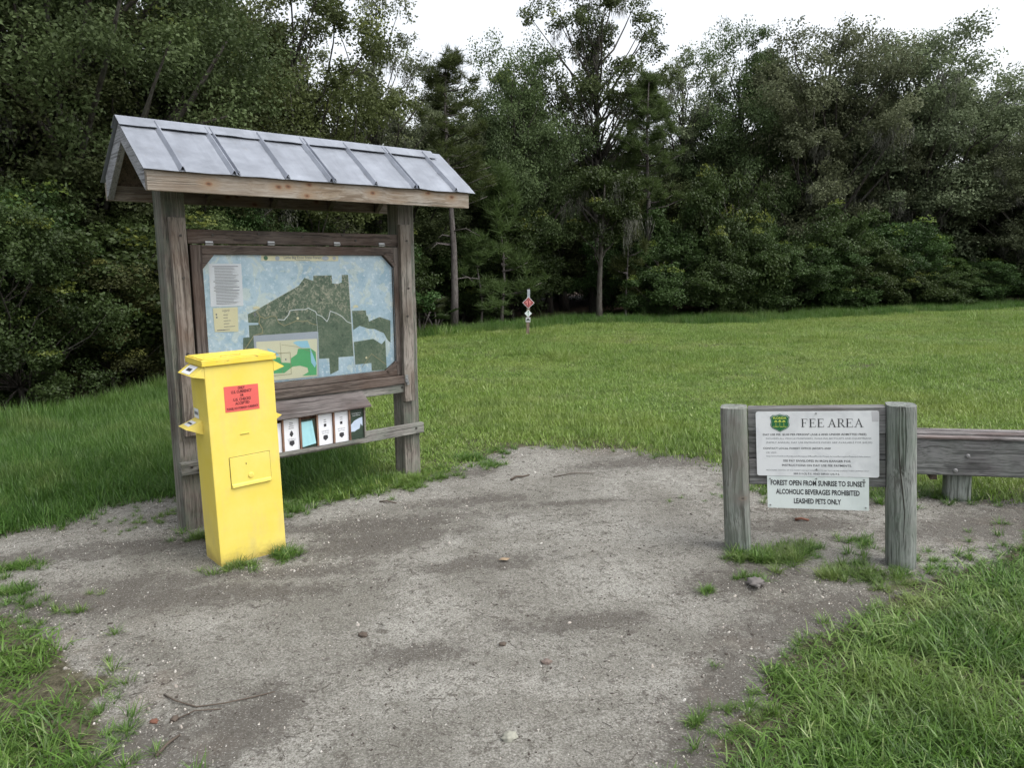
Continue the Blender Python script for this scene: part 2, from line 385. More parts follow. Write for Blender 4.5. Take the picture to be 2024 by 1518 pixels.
def sdist(x, y):
    """signed distance to the dirt outline (positive on dirt)"""
    P = np.stack([x, y], -1).reshape(-1, 2); d = np.full(len(P), 1e9); ins = np.zeros(len(P), bool)
    for i in range(len(DP)):
        a, b = DP[i], DP[(i + 1) % len(DP)]
        ab = b - a; t = np.clip(((P - a) @ ab) / (ab @ ab), 0, 1); q = P - a - t[:, None] * ab
        d = np.minimum(d, np.hypot(q[:, 0], q[:, 1]))
        c = (a[1] > P[:, 1]) != (b[1] > P[:, 1])
        with np.errstate(divide='ignore', invalid='ignore'):
            xi = (b[0] - a[0]) * (P[:, 1] - a[1]) / (b[1] - a[1] + 1e-12) + a[0]
        ins ^= c & (P[:, 0] < xi)
    return np.where(ins, d, -d).reshape(np.shape(x))
def wob(x, y):
    return (np.sin(x * 7.1 + 1.3 * np.sin(y * 5.3)) * .35 + np.sin(y * 8.7 + 2 * np.sin(x * 4.1)) * .35 + np.sin(x * 23 + y * 17) * .3 + np.sin(x * 41 - y * 37) * .2)
EDGE = np.array([(-30, -4), (-9, 5.2), (-6.2, 6.9), (-5.1, 7.4), (-4.5, 8.8), (-4.2, 10), (-3.8, 13), (-3.1, 15.6), (-2.2, 17.4), (-1.3, 18.0), (.2, 18.3), (1.2, 19.6), (1.9, 20.2), (2.5, 19.9), (4, 20.0), (6, 20.4), (8.3, 21.0), (12, 22.2), (16, 23.6), (22, 25.6), (60, 38)])
def edge_y(x): return np.interp(x, EDGE[:, 0], EDGE[:, 1])
def woods(x, y): return y - edge_y(x)
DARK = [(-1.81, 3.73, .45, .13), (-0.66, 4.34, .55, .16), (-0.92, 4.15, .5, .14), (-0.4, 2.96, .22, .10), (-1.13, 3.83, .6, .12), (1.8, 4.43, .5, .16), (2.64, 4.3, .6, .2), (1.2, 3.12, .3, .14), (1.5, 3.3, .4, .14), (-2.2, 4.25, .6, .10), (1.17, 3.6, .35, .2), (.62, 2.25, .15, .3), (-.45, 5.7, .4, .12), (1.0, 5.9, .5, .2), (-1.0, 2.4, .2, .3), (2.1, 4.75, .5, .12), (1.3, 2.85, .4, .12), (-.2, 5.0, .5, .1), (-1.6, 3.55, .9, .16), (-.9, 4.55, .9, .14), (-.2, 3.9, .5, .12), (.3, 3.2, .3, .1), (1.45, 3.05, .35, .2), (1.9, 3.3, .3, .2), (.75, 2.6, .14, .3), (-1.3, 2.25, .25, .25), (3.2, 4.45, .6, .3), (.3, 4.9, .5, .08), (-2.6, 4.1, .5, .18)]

def gh(x, y):
    x = np.asarray(x, float); y = np.asarray(y, float)
    h = .006 * np.sin(x * 2.3 + .7) * np.sin(y * 1.9) + .004 * np.sin(x * 6.1 + y * 3) * np.sin(y * 5.2 - x)
    m = .035 * np.exp(-((x - 1.17) / .11) ** 2 - ((y - 3.52) / .05) ** 2)
    far = np.clip((y - 6.5) / 4, 0, 1)
    return h + m + far * .05 * np.sin(x * .55 + 1) * np.sin(y * .43)

def build_ground():
    def axis(lo, hi, f0, f1, step, far):
        a = [f0]; s = step
        while a[-1] > lo: s *= far; a.append(max(lo, a[-1] - s))
        a = a[::-1]; b = list(np.arange(f0 + step, f1, step)); c = [f1]; s = step
        while c[-1] < hi: s *= far; c.append(min(hi, c[-1] + s))
        return np.array(a + b + c)
    xs = axis(-900, 900, -5, 5, .04, 1.09); ys = axis(-900, 900, 1.2, 7.2, .04, 1.09)
    X, Y = np.meshgrid(xs, ys); Z = gh(X, Y)
    sdv = sdist(X, Y)
    r = np.random.default_rng(3)
    fine = (np.abs(X) < 5.2) & (Y > 1) & (Y < 7.4)
    Z = Z + np.where(fine, r.normal(0, .0014, X.shape), 0)
    n, m = X.shape; V = np.stack([X, Y, Z], -1).reshape(-1, 3)
    i = np.arange(n - 1)[:, None] * m + np.arange(m - 1)[None]; F = np.stack([i, i + 1, i + m + 1, i + m], -1).reshape(-1, 4)
    me = npmesh('ground', V, F, smooth=True)
    def pa(k, v):
        at = me.attributes.new(k, 'FLOAT', 'POINT'); at.data.foreach_set('value', np.ascontiguousarray(v, np.float32).ravel())
    pa('dirt', np.clip((sdv + .05 * wob(X, Y)) / .16 + .5, 0, 1))
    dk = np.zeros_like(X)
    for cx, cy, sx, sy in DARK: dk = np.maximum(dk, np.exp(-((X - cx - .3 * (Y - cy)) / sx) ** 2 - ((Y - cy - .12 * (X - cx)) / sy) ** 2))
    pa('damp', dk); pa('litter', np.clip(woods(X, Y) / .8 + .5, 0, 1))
    ed = np.exp(-(np.clip(sdv, 0, 9) / .35) ** 2); pa('rim', ed)
    t = NT('ground_soil'); pos = t.N('ShaderNodeNewGeometry').outputs['Position']
    A = lambda k: t.N('ShaderNodeAttribute', _attribute_name=k).outputs['Fac']
    n1 = t.noise(pos, 1.6, 6, .62, .5); n2 = t.noise(pos, 9, 6, .68, .4); n3 = t.noise(pos, 120, 5, .8); n4 = t.noise(pos, 420, 3, .7); n0 = t.noise(pos, .9, 5, .6, .8)
    sand = t.mix(t.ramp(n2, [(.36, 0.), (.64, 1.)]), (.180, .176, .155), (.320, .314, .282))
    sand = t.mix(t.ramp(n1, [(.44, 0.), (.68, .6)]), sand, (.355, .355, .325))
    sand = t.mix(t.ramp(n0, [(.44, 0.), (.60, .75)]), sand, (.140, .136, .116))
    # damp organic patches, broken up by noise
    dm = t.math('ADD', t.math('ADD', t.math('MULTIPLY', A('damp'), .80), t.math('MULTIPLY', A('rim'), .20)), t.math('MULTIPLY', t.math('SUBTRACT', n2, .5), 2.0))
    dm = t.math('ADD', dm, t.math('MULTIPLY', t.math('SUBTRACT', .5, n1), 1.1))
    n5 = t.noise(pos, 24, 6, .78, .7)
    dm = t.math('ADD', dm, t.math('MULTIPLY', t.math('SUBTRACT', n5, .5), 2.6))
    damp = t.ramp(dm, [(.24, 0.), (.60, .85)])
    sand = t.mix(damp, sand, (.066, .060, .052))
    gr = t.mix(t.ramp(n3, [(.42, .85), (.50, 0.)]), sand, (.085, .078, .068))
    gr = t.mix(t.ramp(n5, [(.38, .8), (.47, 0.)]), gr, (.095, .088, .076))
    n6 = t.noise(pos, 6.5, 6, .8, 1.2); n7 = t.noise(pos, 23, 6, .85, .9)
    spots = t.math('MULTIPLY', t.ramp(n7, [(.40, 1.), (.47, 0.)]), t.ramp(n6, [(.40, .15), (.54, 1.)]))
    gr = t.mix(t.math('MULTIPLY', spots, .9), gr, (.055, .049, .041))
    gr = t.mix(t.ramp(n6, [(.56, 0.), (.70, .45)]), gr, (.115, .105, .085))
    gr = t.mix(t.ramp(n3, [(.56, 0.), (.64, .6)]), gr, (.46, .45, .425))
    crumb = t.ramp(t.noise(pos, 62, 5, .85, .4), [(.33, .95), (.385, 0.)])
    gr = t.mix(t.math('MULTIPLY', crumb, .85), gr, (.045, .038, .033))
    gr = t.mix(t.ramp(n4, [(.35, .5), (.5, 0.)]), gr, (.13, .12, .105))
    red = t.math('MULTIPLY', t.ramp(t.noise(pos, 3.1, 4), [(.54, 0.), (.70, .28)]), A('rim'))
    gr = t.mix(red, gr, (.16, .12, .09))
    soil = t.mix(t.ramp(n5, [(.4, 0.), (.6, 1.)]), (.050, .045, .028), (.125, .115, .078))
    soil = t.mix(t.ramp(n3, [(.40, .7), (.52, 0.)]), soil, (.03, .028, .018))
    lit = t.mix(t.ramp(n3, [(.4, 0.), (.62, 1.)]), (.022, .016, .012), (.075, .05, .034))
    soil = t.mix(A('litter'), soil, lit)
    dfac = t.ramp(t.math('ADD', A('dirt'), t.math('MULTIPLY', t.math('SUBTRACT', n2, .5), .9)), [(.38, 0.), (.6, 1.)])
    c = t.mix(dfac, soil, gr)
    h = t.math('ADD', t.math('MULTIPLY', n2, 1.2), t.math('ADD', t.math('ADD', t.math('MULTIPLY', n5, .6), t.math('MULTIPLY', n3, .40)), t.math('MULTIPLY', n4, .12)))
    t.bump(h, .7, .016)
    me.materials.append(t.done(c, .93, 0, .15))
    o = link('ground', me); tag(o, 'pale grey sandy clearing merging into lawn and forest floor', kind='structure')
build_ground()

# ------------------------------------------------------------------ instanced stuff (grass, pebbles, litter)
def blade_patch(rg, n, size, L, W, lean, segs=3, spread=1., clump=False):
    """n curved blades in a patch; returns verts, quads, tint"""
    th = rg.uniform(0, 2 * np.pi, n)
    rr = size * np.sqrt(rg.uniform(0, 1, n)) if not clump else size * rg.uniform(0, 1, n) ** 1.2
    an = rg.uniform(0, 2 * np.pi, n); bx = rr * np.cos(an); by = rr * np.sin(an)
    if clump: th = an + rg.normal(0, .6, n)
    ln = L * rg.uniform(.45, 1.15, n); w = W * rg.uniform(.6, 1.2, n); le = lean * rg.uniform(.2, 1.25, n)
    V = []; dx, dy = np.cos(th), np.sin(th); sx, sy = -dy, dx
    for k in range(segs + 1):
        t = k / segs; ang = le * (.35 + .65 * t)
        # arc integrate
        hh = ln * t * np.cos(ang * .75); out = ln * t * np.sin(ang)
        ww = w * (1 - t) ** .6 * .5 if k < segs else w * .04
        for sgn in (-1, 1):
            V.append(np.stack([bx + dx * out + sgn * sx * ww, by + dy * out + sgn * sy * ww, hh - .004], -1))
    V = np.stack(V, 1); m = V.shape[1]; base = np.arange(n)[:, None] * m; F = []
    for k in range(segs): F.append(base + np.array([2 * k, 2 * k + 1, 2 * k + 3, 2 * k + 2]))
    F = np.stack(F, 1).reshape(-1, 4); tint = np.repeat(rg.uniform(0, 1, n), segs)
    return V.reshape(-1, 3), F, tint

def make_collection(name, meshes):
    c = bpy.data.collections.new(name)
    for i, me in enumerate(meshes):
        o = bpy.data.objects.new('%s_%02d' % (name, i), me); c.objects.link(o)
    return c

def scatter(name, pts, rot, scl, coll, nvar, label, kind='stuff', cat=None, seed=1):
    me = bpy.data.meshes.new(name); me.vertices.add(len(pts)); me.vertices.foreach_set('co', np.ascontiguousarray(pts, np.float32).ravel())
    at = me.attributes.new('rot', 'FLOAT_VECTOR', 'POINT'); at.data.foreach_set('vector', np.ascontiguousarray(rot, np.float32).ravel())
    at = me.attributes.new('scl', 'FLOAT_VECTOR', 'POINT'); at.data.foreach_set('vector', np.ascontiguousarray(scl, np.float32).ravel())
    at = me.attributes.new('idx', 'INT', 'POINT'); at.data.foreach_set('value', np.random.default_rng(seed).integers(0, nvar, len(pts)).astype(np.int32))
    o = link(name, me); ng = bpy.data.node_groups.new(name, 'GeometryNodeTree')
    ng.interface.new_socket('Geometry', in_out='INPUT', socket_type='NodeSocketGeometry'); ng.interface.new_socket('Geometry', in_out='OUTPUT', socket_type='NodeSocketGeometry')
    gi = ng.nodes.new('NodeGroupInput'); go = ng.nodes.new('NodeGroupOutput')
    ip = ng.nodes.new('GeometryNodeInstanceOnPoints'); ci = ng.nodes.new('GeometryNodeCollectionInfo')
    ci.inputs['Collection'].default_value = coll; ci.inputs['Separate Children'].default_value = True; ci.inputs['Reset Children'].default_value = True
    def na(k, dt):
        n = ng.nodes.new('GeometryNodeInputNamedAttribute'); n.data_type = dt; n.inputs['Name'].default_value = k
        return next(s for s in n.outputs if s.enabled and s.name == 'Attribute')
    L = ng.links
    L.new(gi.outputs[0], ip.inputs['Points']); L.new(ci.outputs[0], ip.inputs['Instance']); ip.inputs['Pick Instance'].default_value = True
    L.new(na('idx', 'INT'), ip.inputs['Instance Index']); L.new(na('rot', 'FLOAT_VECTOR'), ip.inputs['Rotation']); L.new(na('scl', 'FLOAT_VECTOR'), ip.inputs['Scale'])
    L.new(ip.outputs[0], go.inputs[0])
    md = o.modifiers.new('gn', 'NODES'); md.node_group = ng
    tag(o, label, cat, kind=kind); return o

def zrot(rg, n, tilt=.0): return np.stack([rg.normal(0, tilt, n), rg.normal(0, tilt, n), rg.uniform(0, 6.283, n)], -1)

def grass():
    rg = np.random.default_rng(21)
    def variants(k, mat, **kw):
        out = []
        for i in range(k):
            V, F, T = blade_patch(rg, **kw); out.append(npmesh('blades', V, F, mat, {'tint': T}))
        return out
    short = make_collection('lawn_patch', variants(6, M['grass'], n=170, size=.30, L=.055, W=.0075, lean=1.1, segs=2))
    tall = make_collection('tall_patch', variants(5, M['grass_tall'], n=200, size=.24, L=.17, W=.0055, lean=.75, segs=3))
    near = make_collection('near_patch', variants(7, M['grass_near'], n=62, size=.13, L=.095, W=.0068, lean=1.75, segs=4))
    tuft = make_collection('tuft_patch', variants(6, M['grass_near'], n=40, size=.05, L=.095, W=.0060, lean=1.5, segs=4, clump=True))
    # lawn, density falling with distance
    P = []
    x = rg.uniform(-9, 27, 150000); y = rg.uniform(4.2, 29, 150000)
    keep = (np.abs(x - .2) < y * .80 + 1.5) & (woods(x, y) < .35)
    keep &= rg.uniform(0, 1, len(x)) < np.clip(9.0 / y, .28, 1.) * .42
    x, y = x[keep], y[keep]; sdv = sdist(x, y)
    k = sdv < -.10 - .05 * wob(x, y); x, y = x[k], y[k]; sdv = sdv[k]
    left_tall = (x < -1.2 - (y - 5) * .28)
    n = len(x); s = rg.uniform(.75, 1.25, n); hv = np.clip(.85 + .35 * np.sin(x * 1.3 + 2 * np.sin(y * .9)) + rg.normal(0, .15, n), .45, 1.6)
    scl = np.stack([s, s, s * hv * (1 + .25 * (y > 12))], -1)
    k = ~left_tall
    scatter('lawn_grass', np.stack([x, y, gh(x, y)], -1)[k], zrot(rg, n, .05)[k], scl[k], short, 6, 'short bright green lawn spreading from the sandy clearing to the woods', seed=2)
    # unmown grass on the left
    x = rg.uniform(-8, -.5, 26000); y = rg.uniform(3.6, 17, 26000); sdv = sdist(x, y)
    k = (sdv < -.10 - .04 * wob(x, y)) & (woods(x, y) < .3) & (x < -1.1 - (y - 5) * .26) & (rg.uniform(0, 1, len(x)) < np.clip(6.5 / y, .3, 1) * .55)
    x, y, sdv = x[k], y[k], sdv[k]; n = len(x); s = rg.uniform(.75, 1.2, n)
    ht = np.clip(.35 + (-sdv) * .7, .35, .95)
    scatter('tall_grass', np.stack([x, y, gh(x, y)], -1), zrot(rg, n, .06), np.stack([s, s, s * ht * rg.uniform(.8, 1.2, n)], -1), tall, 5, 'taller dark green grass below the left bushes and behind the kiosk post', seed=3)
    # rough fringe where the lawn meets the woods
    x = np.concatenate([rg.uniform(-3, 25, 1500), rg.uniform(-9, -2.6, 900)]); y = edge_y(x) + rg.normal(-.10, .30, 2400); n = len(x); s = rg.uniform(.7, 1.3, n)
    scatter('fringe_grass', np.stack([x, y, gh(x, y)], -1), zrot(rg, n, .08), np.stack([s, s, s * rg.uniform(.6, 1.5, n)], -1), tall, 5, 'ragged dark grass fringe where the lawn meets the woods', seed=4)
    # near grass: lower right and lower left corners
    x = rg.uniform(-4.5, 5, 15000); y = rg.uniform(1.5, 4.7, 15000); sdv = sdist(x, y)
    k = (sdv < -.06 - .045 * wob(x, y)) & ((x > .2) | (y < 3.6)) & (np.abs(x) < y * .75 + .5)
    k &= rg.uniform(0, 1, len(x)) < np.where(x < 0, .40, .58) * np.clip(.30 - sdv * 2.2, .16, 1.) * (.55 + .45 * (wob(x * .7 + 2, y * .7) > -.25))
    k &= ~((((x - 2.35) / .2) ** 2 + ((y - 2.62) / .07) ** 2) < 1)
    x, y, sdv = x[k], y[k], sdv[k]; n = len(x); s = rg.uniform(.7, 1.2, n)
    scatter('near_grass', np.stack([x, y, gh(x, y)], -1), zrot(rg, n, .12), np.stack([s, s, s * np.clip(.55 - sdv * .9, .5, 1.0) * rg.uniform(.7, 1.2, n)], -1), near, 7, 'coarse green grass in the lower corners of the clearing', seed=5)
    # sparse sprigs creeping over the sand edge
    x = rg.uniform(-3.6, 4.2, 26000); y = rg.uniform(2, 6.6, 26000); sdv = sdist(x, y)
    k = (sdv > -.1) & (sdv < .4) & (rg.uniform(0, 1, len(x)) < .22 * np.exp(-np.clip(sdv, 0, 1) / .10)) & (wob(x * .6, y * .6) > -.5)
    x, y = x[k], y[k]
    TU = [(-1.53, 3.90, .10, 16, .8), (-1.29, 4.06, .07, 12, .9), (-1.90, 4.36, .09, 14, .8), (-2.41, 4.65, .22, 18, .4), (1.45, 3.92, .15, 44, .75), (1.26, 3.90, .11, 26, .8), (1.62, 4.0, .13, 22, .65), (1.94, 4.12, .09, 16, .6), (.92, 3.48, .05, 8, .5), (1.19, 3.62, .06, 10, .6), (1.80, 3.70, .18, 46, .7), (1.62, 3.66, .08, 16, .7), (-2.76, 3.94, .12, 26, .7), (-2.55, 3.57, .12, 24, .7), (-.2, 5.92, .10, 22, .7), (-.36, 6.12, .09, 22, .8), (-1.36, 5.12, .22, 60, .9), (-1.12, 5.32, .2, 60, 1.), (-1.52, 4.85, .2, 40, .7), (-.86, 5.5, .16, 50, .9), (2.95, 4.95, .2, 40, .7), (1.35, 5.0, .2, 10, .4), (.62, 2.42, .05, 6, .6), (-2.2, 4.8, .25, 20, .4), (-.75, 5.35, .12, 30, .6), (-1.7, 4.7, .15, 14, .5), (2.5, 4.95, .3, 50, .8), (-.62, 5.62, .18, 40, .6), (2.2, 3.9, .2, 20, .5)]
    px, py, ps = [x], [y], [rg.uniform(.35, .7, len(x))]
    for cx, cy, r, c, sc in TU:
        px.append(rg.normal(cx, r * .6, c)); py.append(rg.normal(cy, r * .45, c)); ps.append(rg.uniform(.6, 1.1, c) * sc)
    x, y, s = map(np.concatenate, (px, py, ps)); n = len(x)
    # keep the blades out of the yellow box
    Mi = frame(-1.5933, 3.9114, .7086).inverted(); q = np.array([(Mi @ Vector((a, b, 0)))[:2] for a, b in zip(x, y)])
    k = ~((q[:, 0] > -.03) & (q[:, 0] < .4) & (q[:, 1] > -.03) & (q[:, 1] < .25)); x, y, s = x[k], y[k], s[k]; n = len(x)
    scatter('grass_tufts', np.stack([x, y, gh(x, y)], -1), zrot(rg, n, .15), np.stack([s, s, s * rg.uniform(.6, 1.1, n)], -1), tuft, 6, 'green grass sprigs creeping over the sand and round the post bases', seed=6)

    # long seedy stalks and darker clumps out on the lawn
    st = make_collection('stalk_patch', variants(3, M['grass'], n=90, size=.26, L=.34, W=.008, lean=.75, segs=4, clump=True))
    pts = []
    for cx, cy, r, c in [(.75, 13.0, .45, 7), (6.1, 15.0, .2, 5), (11.2, 18.2, .5, 3), (-1.0, 16.8, .6, 5)]:
        for _ in range(c): pts.append((rg.normal(cx, r), rg.normal(cy, r * .7)))
    pts = np.array(pts); n = len(pts); s = rg.uniform(.7, 1.1, n)
    scatter('grass_clumps', np.concatenate([pts, gh(pts[:, 0], pts[:, 1])[:, None]], 1), zrot(rg, n, .1), np.stack([s, s, s * .8], -1), st, 3, 'taller grass clumps standing out on the open lawn', seed=7)

    # pebbles and crumbs of soil
    def pebble(sd, flat):
        me = bpy.data.meshes.new('pebble'); bm = bmesh.new(); bmesh.ops.create_icosphere(bm, subdivisions=1, radius=1)
        rr = random.Random(sd)
        for v in bm.verts: v.co = v.co * rr.uniform(.72, 1.1); v.co.z *= flat
        bm.to_mesh(me); bm.free(); return me
    pm = plain('pale_pebble', (.50, .47, .42), .8, var=.35, scale=2)
    t = NT('mixed_pebble'); oi = t.N('ShaderNodeObjectInfo').outputs['Random']; pm = t.done(t.ramp(oi, [(0., (.20, .175, .15)), (.5, (.36, .33, .29)), (.9, (.44, .42, .385)), (1., (.52, .50, .47))]), .8)
    cm = plain('dark_crumb', (.045, .036, .030), .95, var=.4)
    A = []
    for i in range(4): me = pebble(i, .6); me.materials.append(pm); A.append(me)
    B = []
    for i in range(4): me = pebble(10 + i, .5); me.materials.append(cm); B.append(me)
    ca, cb = make_collection('pebble_set', A), make_collection('crumb_set', B)
    x = rg.uniform(-3.8, 4.3, 130000); y = rg.uniform(1.9, 6.5, 130000); sdv = sdist(x, y)
    dens = .10 + .55 * np.exp(-(np.clip(sdv, 0, 9) / .28) ** 2) + .5 * np.exp(-((x + 2.1) / .9) ** 2 - ((y - 4.5) / .3) ** 2) + 2.2 * np.exp(-((x + 1.33) / .26) ** 2 - ((y - 3.93) / .11) ** 2) + .5 * np.exp(-((x + .9) / .6) ** 2 - ((y - 4.9) / .35) ** 2) + .5 * np.exp(-((x - 1.5) / .5) ** 2 - ((y - 3.5) / .25) ** 2)
    k = (sdv > -.05) & (rg.uniform(0, 1, len(x)) < dens * .42)
    x, y = x[k], y[k]; n = len(x); s = .0022 + .0035 * rg.uniform(0, 1, n) ** 3 + .006 * (rg.uniform(0, 1, n) > .985)
    scatter('pebbles', np.stack([x, y, gh(x, y)], -1), rg.uniform(0, 6.28, (n, 3)), np.stack([s * 1.3, s, s], -1), ca, 4, 'fine pale gravel and shell grit strewn over the sand', seed=8)
    x = rg.uniform(-3.5, 4.2, 22000); y = rg.uniform(1.9, 6.5, 22000); k = (sdist(x, y) > .02) & (rg.uniform(0, 1, 22000) < .35 + .4 * (wob(x * .5, y * .5) > .1)); x, y = x[k], y[k]; n = len(x)
    s = .002 + .004 * rg.uniform(0, 1, n) ** 4 + .005 * (rg.uniform(0, 1, n) > .99)
    scatter('soil_crumbs', np.stack([x, y, gh(x, y) + .0005], -1), zrot(rg, n, .2), np.stack([s * 1.7, s, s], -1), cb, 4, 'dark crumbs of soil and bark littering the sand', seed=9)
    # small bits of twig and needle
    C = []
    for i in range(4):
        mb = MB(); rr = random.Random(i); p = [(-.5 + k / 4, rr.uniform(-.06, .06), .02 + rr.uniform(0, .02)) for k in range(5)]; mb.tube(p, .022, 5)
        me = bpy.data.meshes.new('bit'); me.from_pydata(mb.v, [], mb.f); me.materials.append(cm); C.append(me)
    x = rg.uniform(-3.5, 4.2, 2600); y = rg.uniform(1.9, 6.5, 2600); k = sdist(x, y) > .02; x, y = x[k], y[k]; n = len(x); s = rg.uniform(.012, .05, n)
    scatter('twig_litter', np.stack([x, y, gh(x, y)], -1), np.stack([0 * x, 0 * x, rg.uniform(0, 6.28, n)], -1), np.stack([s, s, s], -1), make_collection('bit_set', C), 4, 'small dark twig bits and pine needles scattered on the sand', seed=10)
grass()

# ------------------------------------------------------------------ trees
def leaves(rg, cen, rad, n, L, W, up=.5, flat=.75, tipc=.0):
    """leaf quads round clump centres. cen (k,3), rad (k,), n leaves each"""
    k = len(cen); N = k * n
    d = rg.normal(0, 1, (N, 3)); d /= np.linalg.norm(d, axis=1)[:, None]
    rr = rg.uniform(0, 1, N) ** .45; C = np.repeat(cen, n, 0); Rr = np.repeat(rad, n)
    # sub-clumping: pull leaves towards random twigs
    tw = rg.normal(0, 1, (k * 14, 3)); tw /= np.linalg.norm(tw, axis=1)[:, None]; tw *= rg.uniform(.35, 1.05, (k * 14, 1))
    ti = np.repeat(np.arange(k), n) * 14 + rg.integers(0, 14, N)
    off = tw[ti] * .78 + d * rr[:, None] * .36
    off[:, 2] *= flat
    P = C + off * Rr[:, None]
    nrm = rg.normal(0, .6, (N, 3)) + off * .7; nrm[:, 2] += up; nrm /= np.linalg.norm(nrm, axis=1)[:, None]
    a = np.cross(nrm, rg.normal(0, 1, (N, 3))); a /= np.linalg.norm(a, axis=1)[:, None] + 1e-9; b = np.cross(nrm, a)
    l = (L * rg.uniform(.6, 1.25, N))[:, None]; w = (W * rg.uniform(.7, 1.2, N))[:, None]
    V = np.stack([P - a * l * .5, P + b * w * .5 - a * l * .05, P + a * l * .5, P - b * w * .5 - a * l * .05], 1).reshape(-1, 3)
    F = np.arange(N * 4).reshape(-1, 4)
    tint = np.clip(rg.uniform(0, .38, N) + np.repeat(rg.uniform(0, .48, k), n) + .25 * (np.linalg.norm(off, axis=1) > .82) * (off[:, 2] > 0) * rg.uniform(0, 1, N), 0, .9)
    tint = np.where((np.repeat(rg.uniform(0, 1, k), n) < tipc) & (off[:, 2] > .25) & (rr > .4), 1., tint)  # yellow leaf tips, with the yellow light on bush tops put into their colour
    return V, F, tint

def moss_strips(rg, pts, n, ln):
    """tangled hanging strands: each a thin wandering ribbon, gathered in uneven beards"""
    k = len(pts); q = rg.normal(0, .26, (k * 5, 3)) * (1, 1, .6) + np.repeat(pts, 5, 0); bl = rg.uniform(.35, 1.25, k * 5)
    m = n // 5; N = k * 5 * m; P = np.repeat(q, m, 0) + rg.normal(0, .055, (N, 3)); L = ln * np.repeat(bl, m) * rg.uniform(.35, 1.0, N)
    th = rg.uniform(0, np.pi, N); w0 = rg.uniform(.004, .010, N); rows = []; cur = P.copy(); SEG = 5
    for j in range(SEG + 1):
        t = j / SEG; w = (w0 * (1 - .75 * t))[:, None]; th2 = th + 1.1 * j * rg.uniform(-1, 1, N); a = np.stack([np.cos(th2), np.sin(th2), 0 * th], -1) * w
        rows += [cur - a, cur + a]
        cur = cur + np.stack([rg.normal(0, .022, N), rg.normal(0, .022, N), -L / SEG * rg.uniform(.6, 1.4, N)], -1)
    V = np.stack(rows, 1); M_ = V.shape[1]; base = np.arange(N)[:, None] * M_
    F = np.stack([base + np.array([2 * j, 2 * j + 1, 2 * j + 3, 2 * j + 2]) for j in range(SEG)], 1).reshape(-1, 4)
    return V.reshape(-1, 3), F

def limb_mesh(rg, H, R, cen, tr, fork=None, lean=(0, 0), nlimb=None, top=.8):
    mb = MB(); tp = []
    for i in range(7):
        t = i / 6; tp.append((lean[0] * t + .06 * R * math.sin(3 * t + H), lean[1] * t + .05 * R * math.sin(4.1 * t + R), -.15 + t * (H * top + .15)))
    mb.tube(tp, [tr * (1.35 if i == 0 else 1 - .13 * i) for i in range(7)], 9)
    tpv = np.array(tp); idx = rg.permutation(len(cen))[:nlimb or len(cen)]
    for j in idx:
        c = cen[j]; h = c[2] - .7 * np.hypot(c[0], c[1]) - .1 * H; h = np.clip(h, H * .12, H * top * .95)
        k = np.interp(h, tpv[:, 2], np.arange(7)); s = np.array([np.interp(k, np.arange(7), tpv[:, q]) for q in range(3)])
        d = c - s; m1 = s + d * .35 + rg.normal(0, .05, 3) * R + np.array([0, 0, -.04 * R]); m2 = s + d * .7 + rg.normal(0, .05, 3) * R
        r = tr * .42 * (1 - .5 * h / H) * rg.uniform(.6, 1.1)
        mb.tube([s, m1, m2, c], [r, r * .75, r * .5, r * .22], 6)
    return mb

def tree_template(seed, H, R, zc, Rz, ncl, nleaf, crad, L, W, lmat, tr=.12, bmat=None, tipc=.04, moss=0, shell=.5, up=.5, nlimb=None, lean=(0, 0), top=.8, low=None, flat=.75, mossl=.5):
    rg = np.random.default_rng(seed)
    d = rg.normal(0, 1, (ncl, 3)); d /= np.linalg.norm(d, axis=1)[:, None]; d *= (rg.uniform(0, 1, ncl) ** shell)[:, None]
    cen = d * (R, R, Rz) * rg.uniform(.85, 1.12, (ncl, 1)) + (lean[0] * .8, lean[1] * .8, zc)
    if low is not None: cen[:, 2] = np.maximum(cen[:, 2], low + rg.uniform(0, .2, ncl))
    rad = crad * rg.uniform(.65, 1.35, ncl)
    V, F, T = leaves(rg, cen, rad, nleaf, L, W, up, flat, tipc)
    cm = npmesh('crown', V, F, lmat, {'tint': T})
    mb = limb_mesh(rg, H, R, cen, tr, lean=lean, nlimb=nlimb, top=top)
    tm = bpy.data.meshes.new('trunk'); tm.from_pydata(mb.v, [], mb.f); tm.materials.append(bmat or M['bark']); tm.shade_smooth()
    parts = [('trunk', tm), ('crown', cm)]
    if moss:
        low_c = cen[rg.permutation(ncl)[:moss]]; V, F = moss_strips(rg, low_c + np.array([0, 0, -.15]), 110, mossl); parts.append(('hanging_moss', npmesh('hanging_moss', V, F, M['moss'])))
    return parts

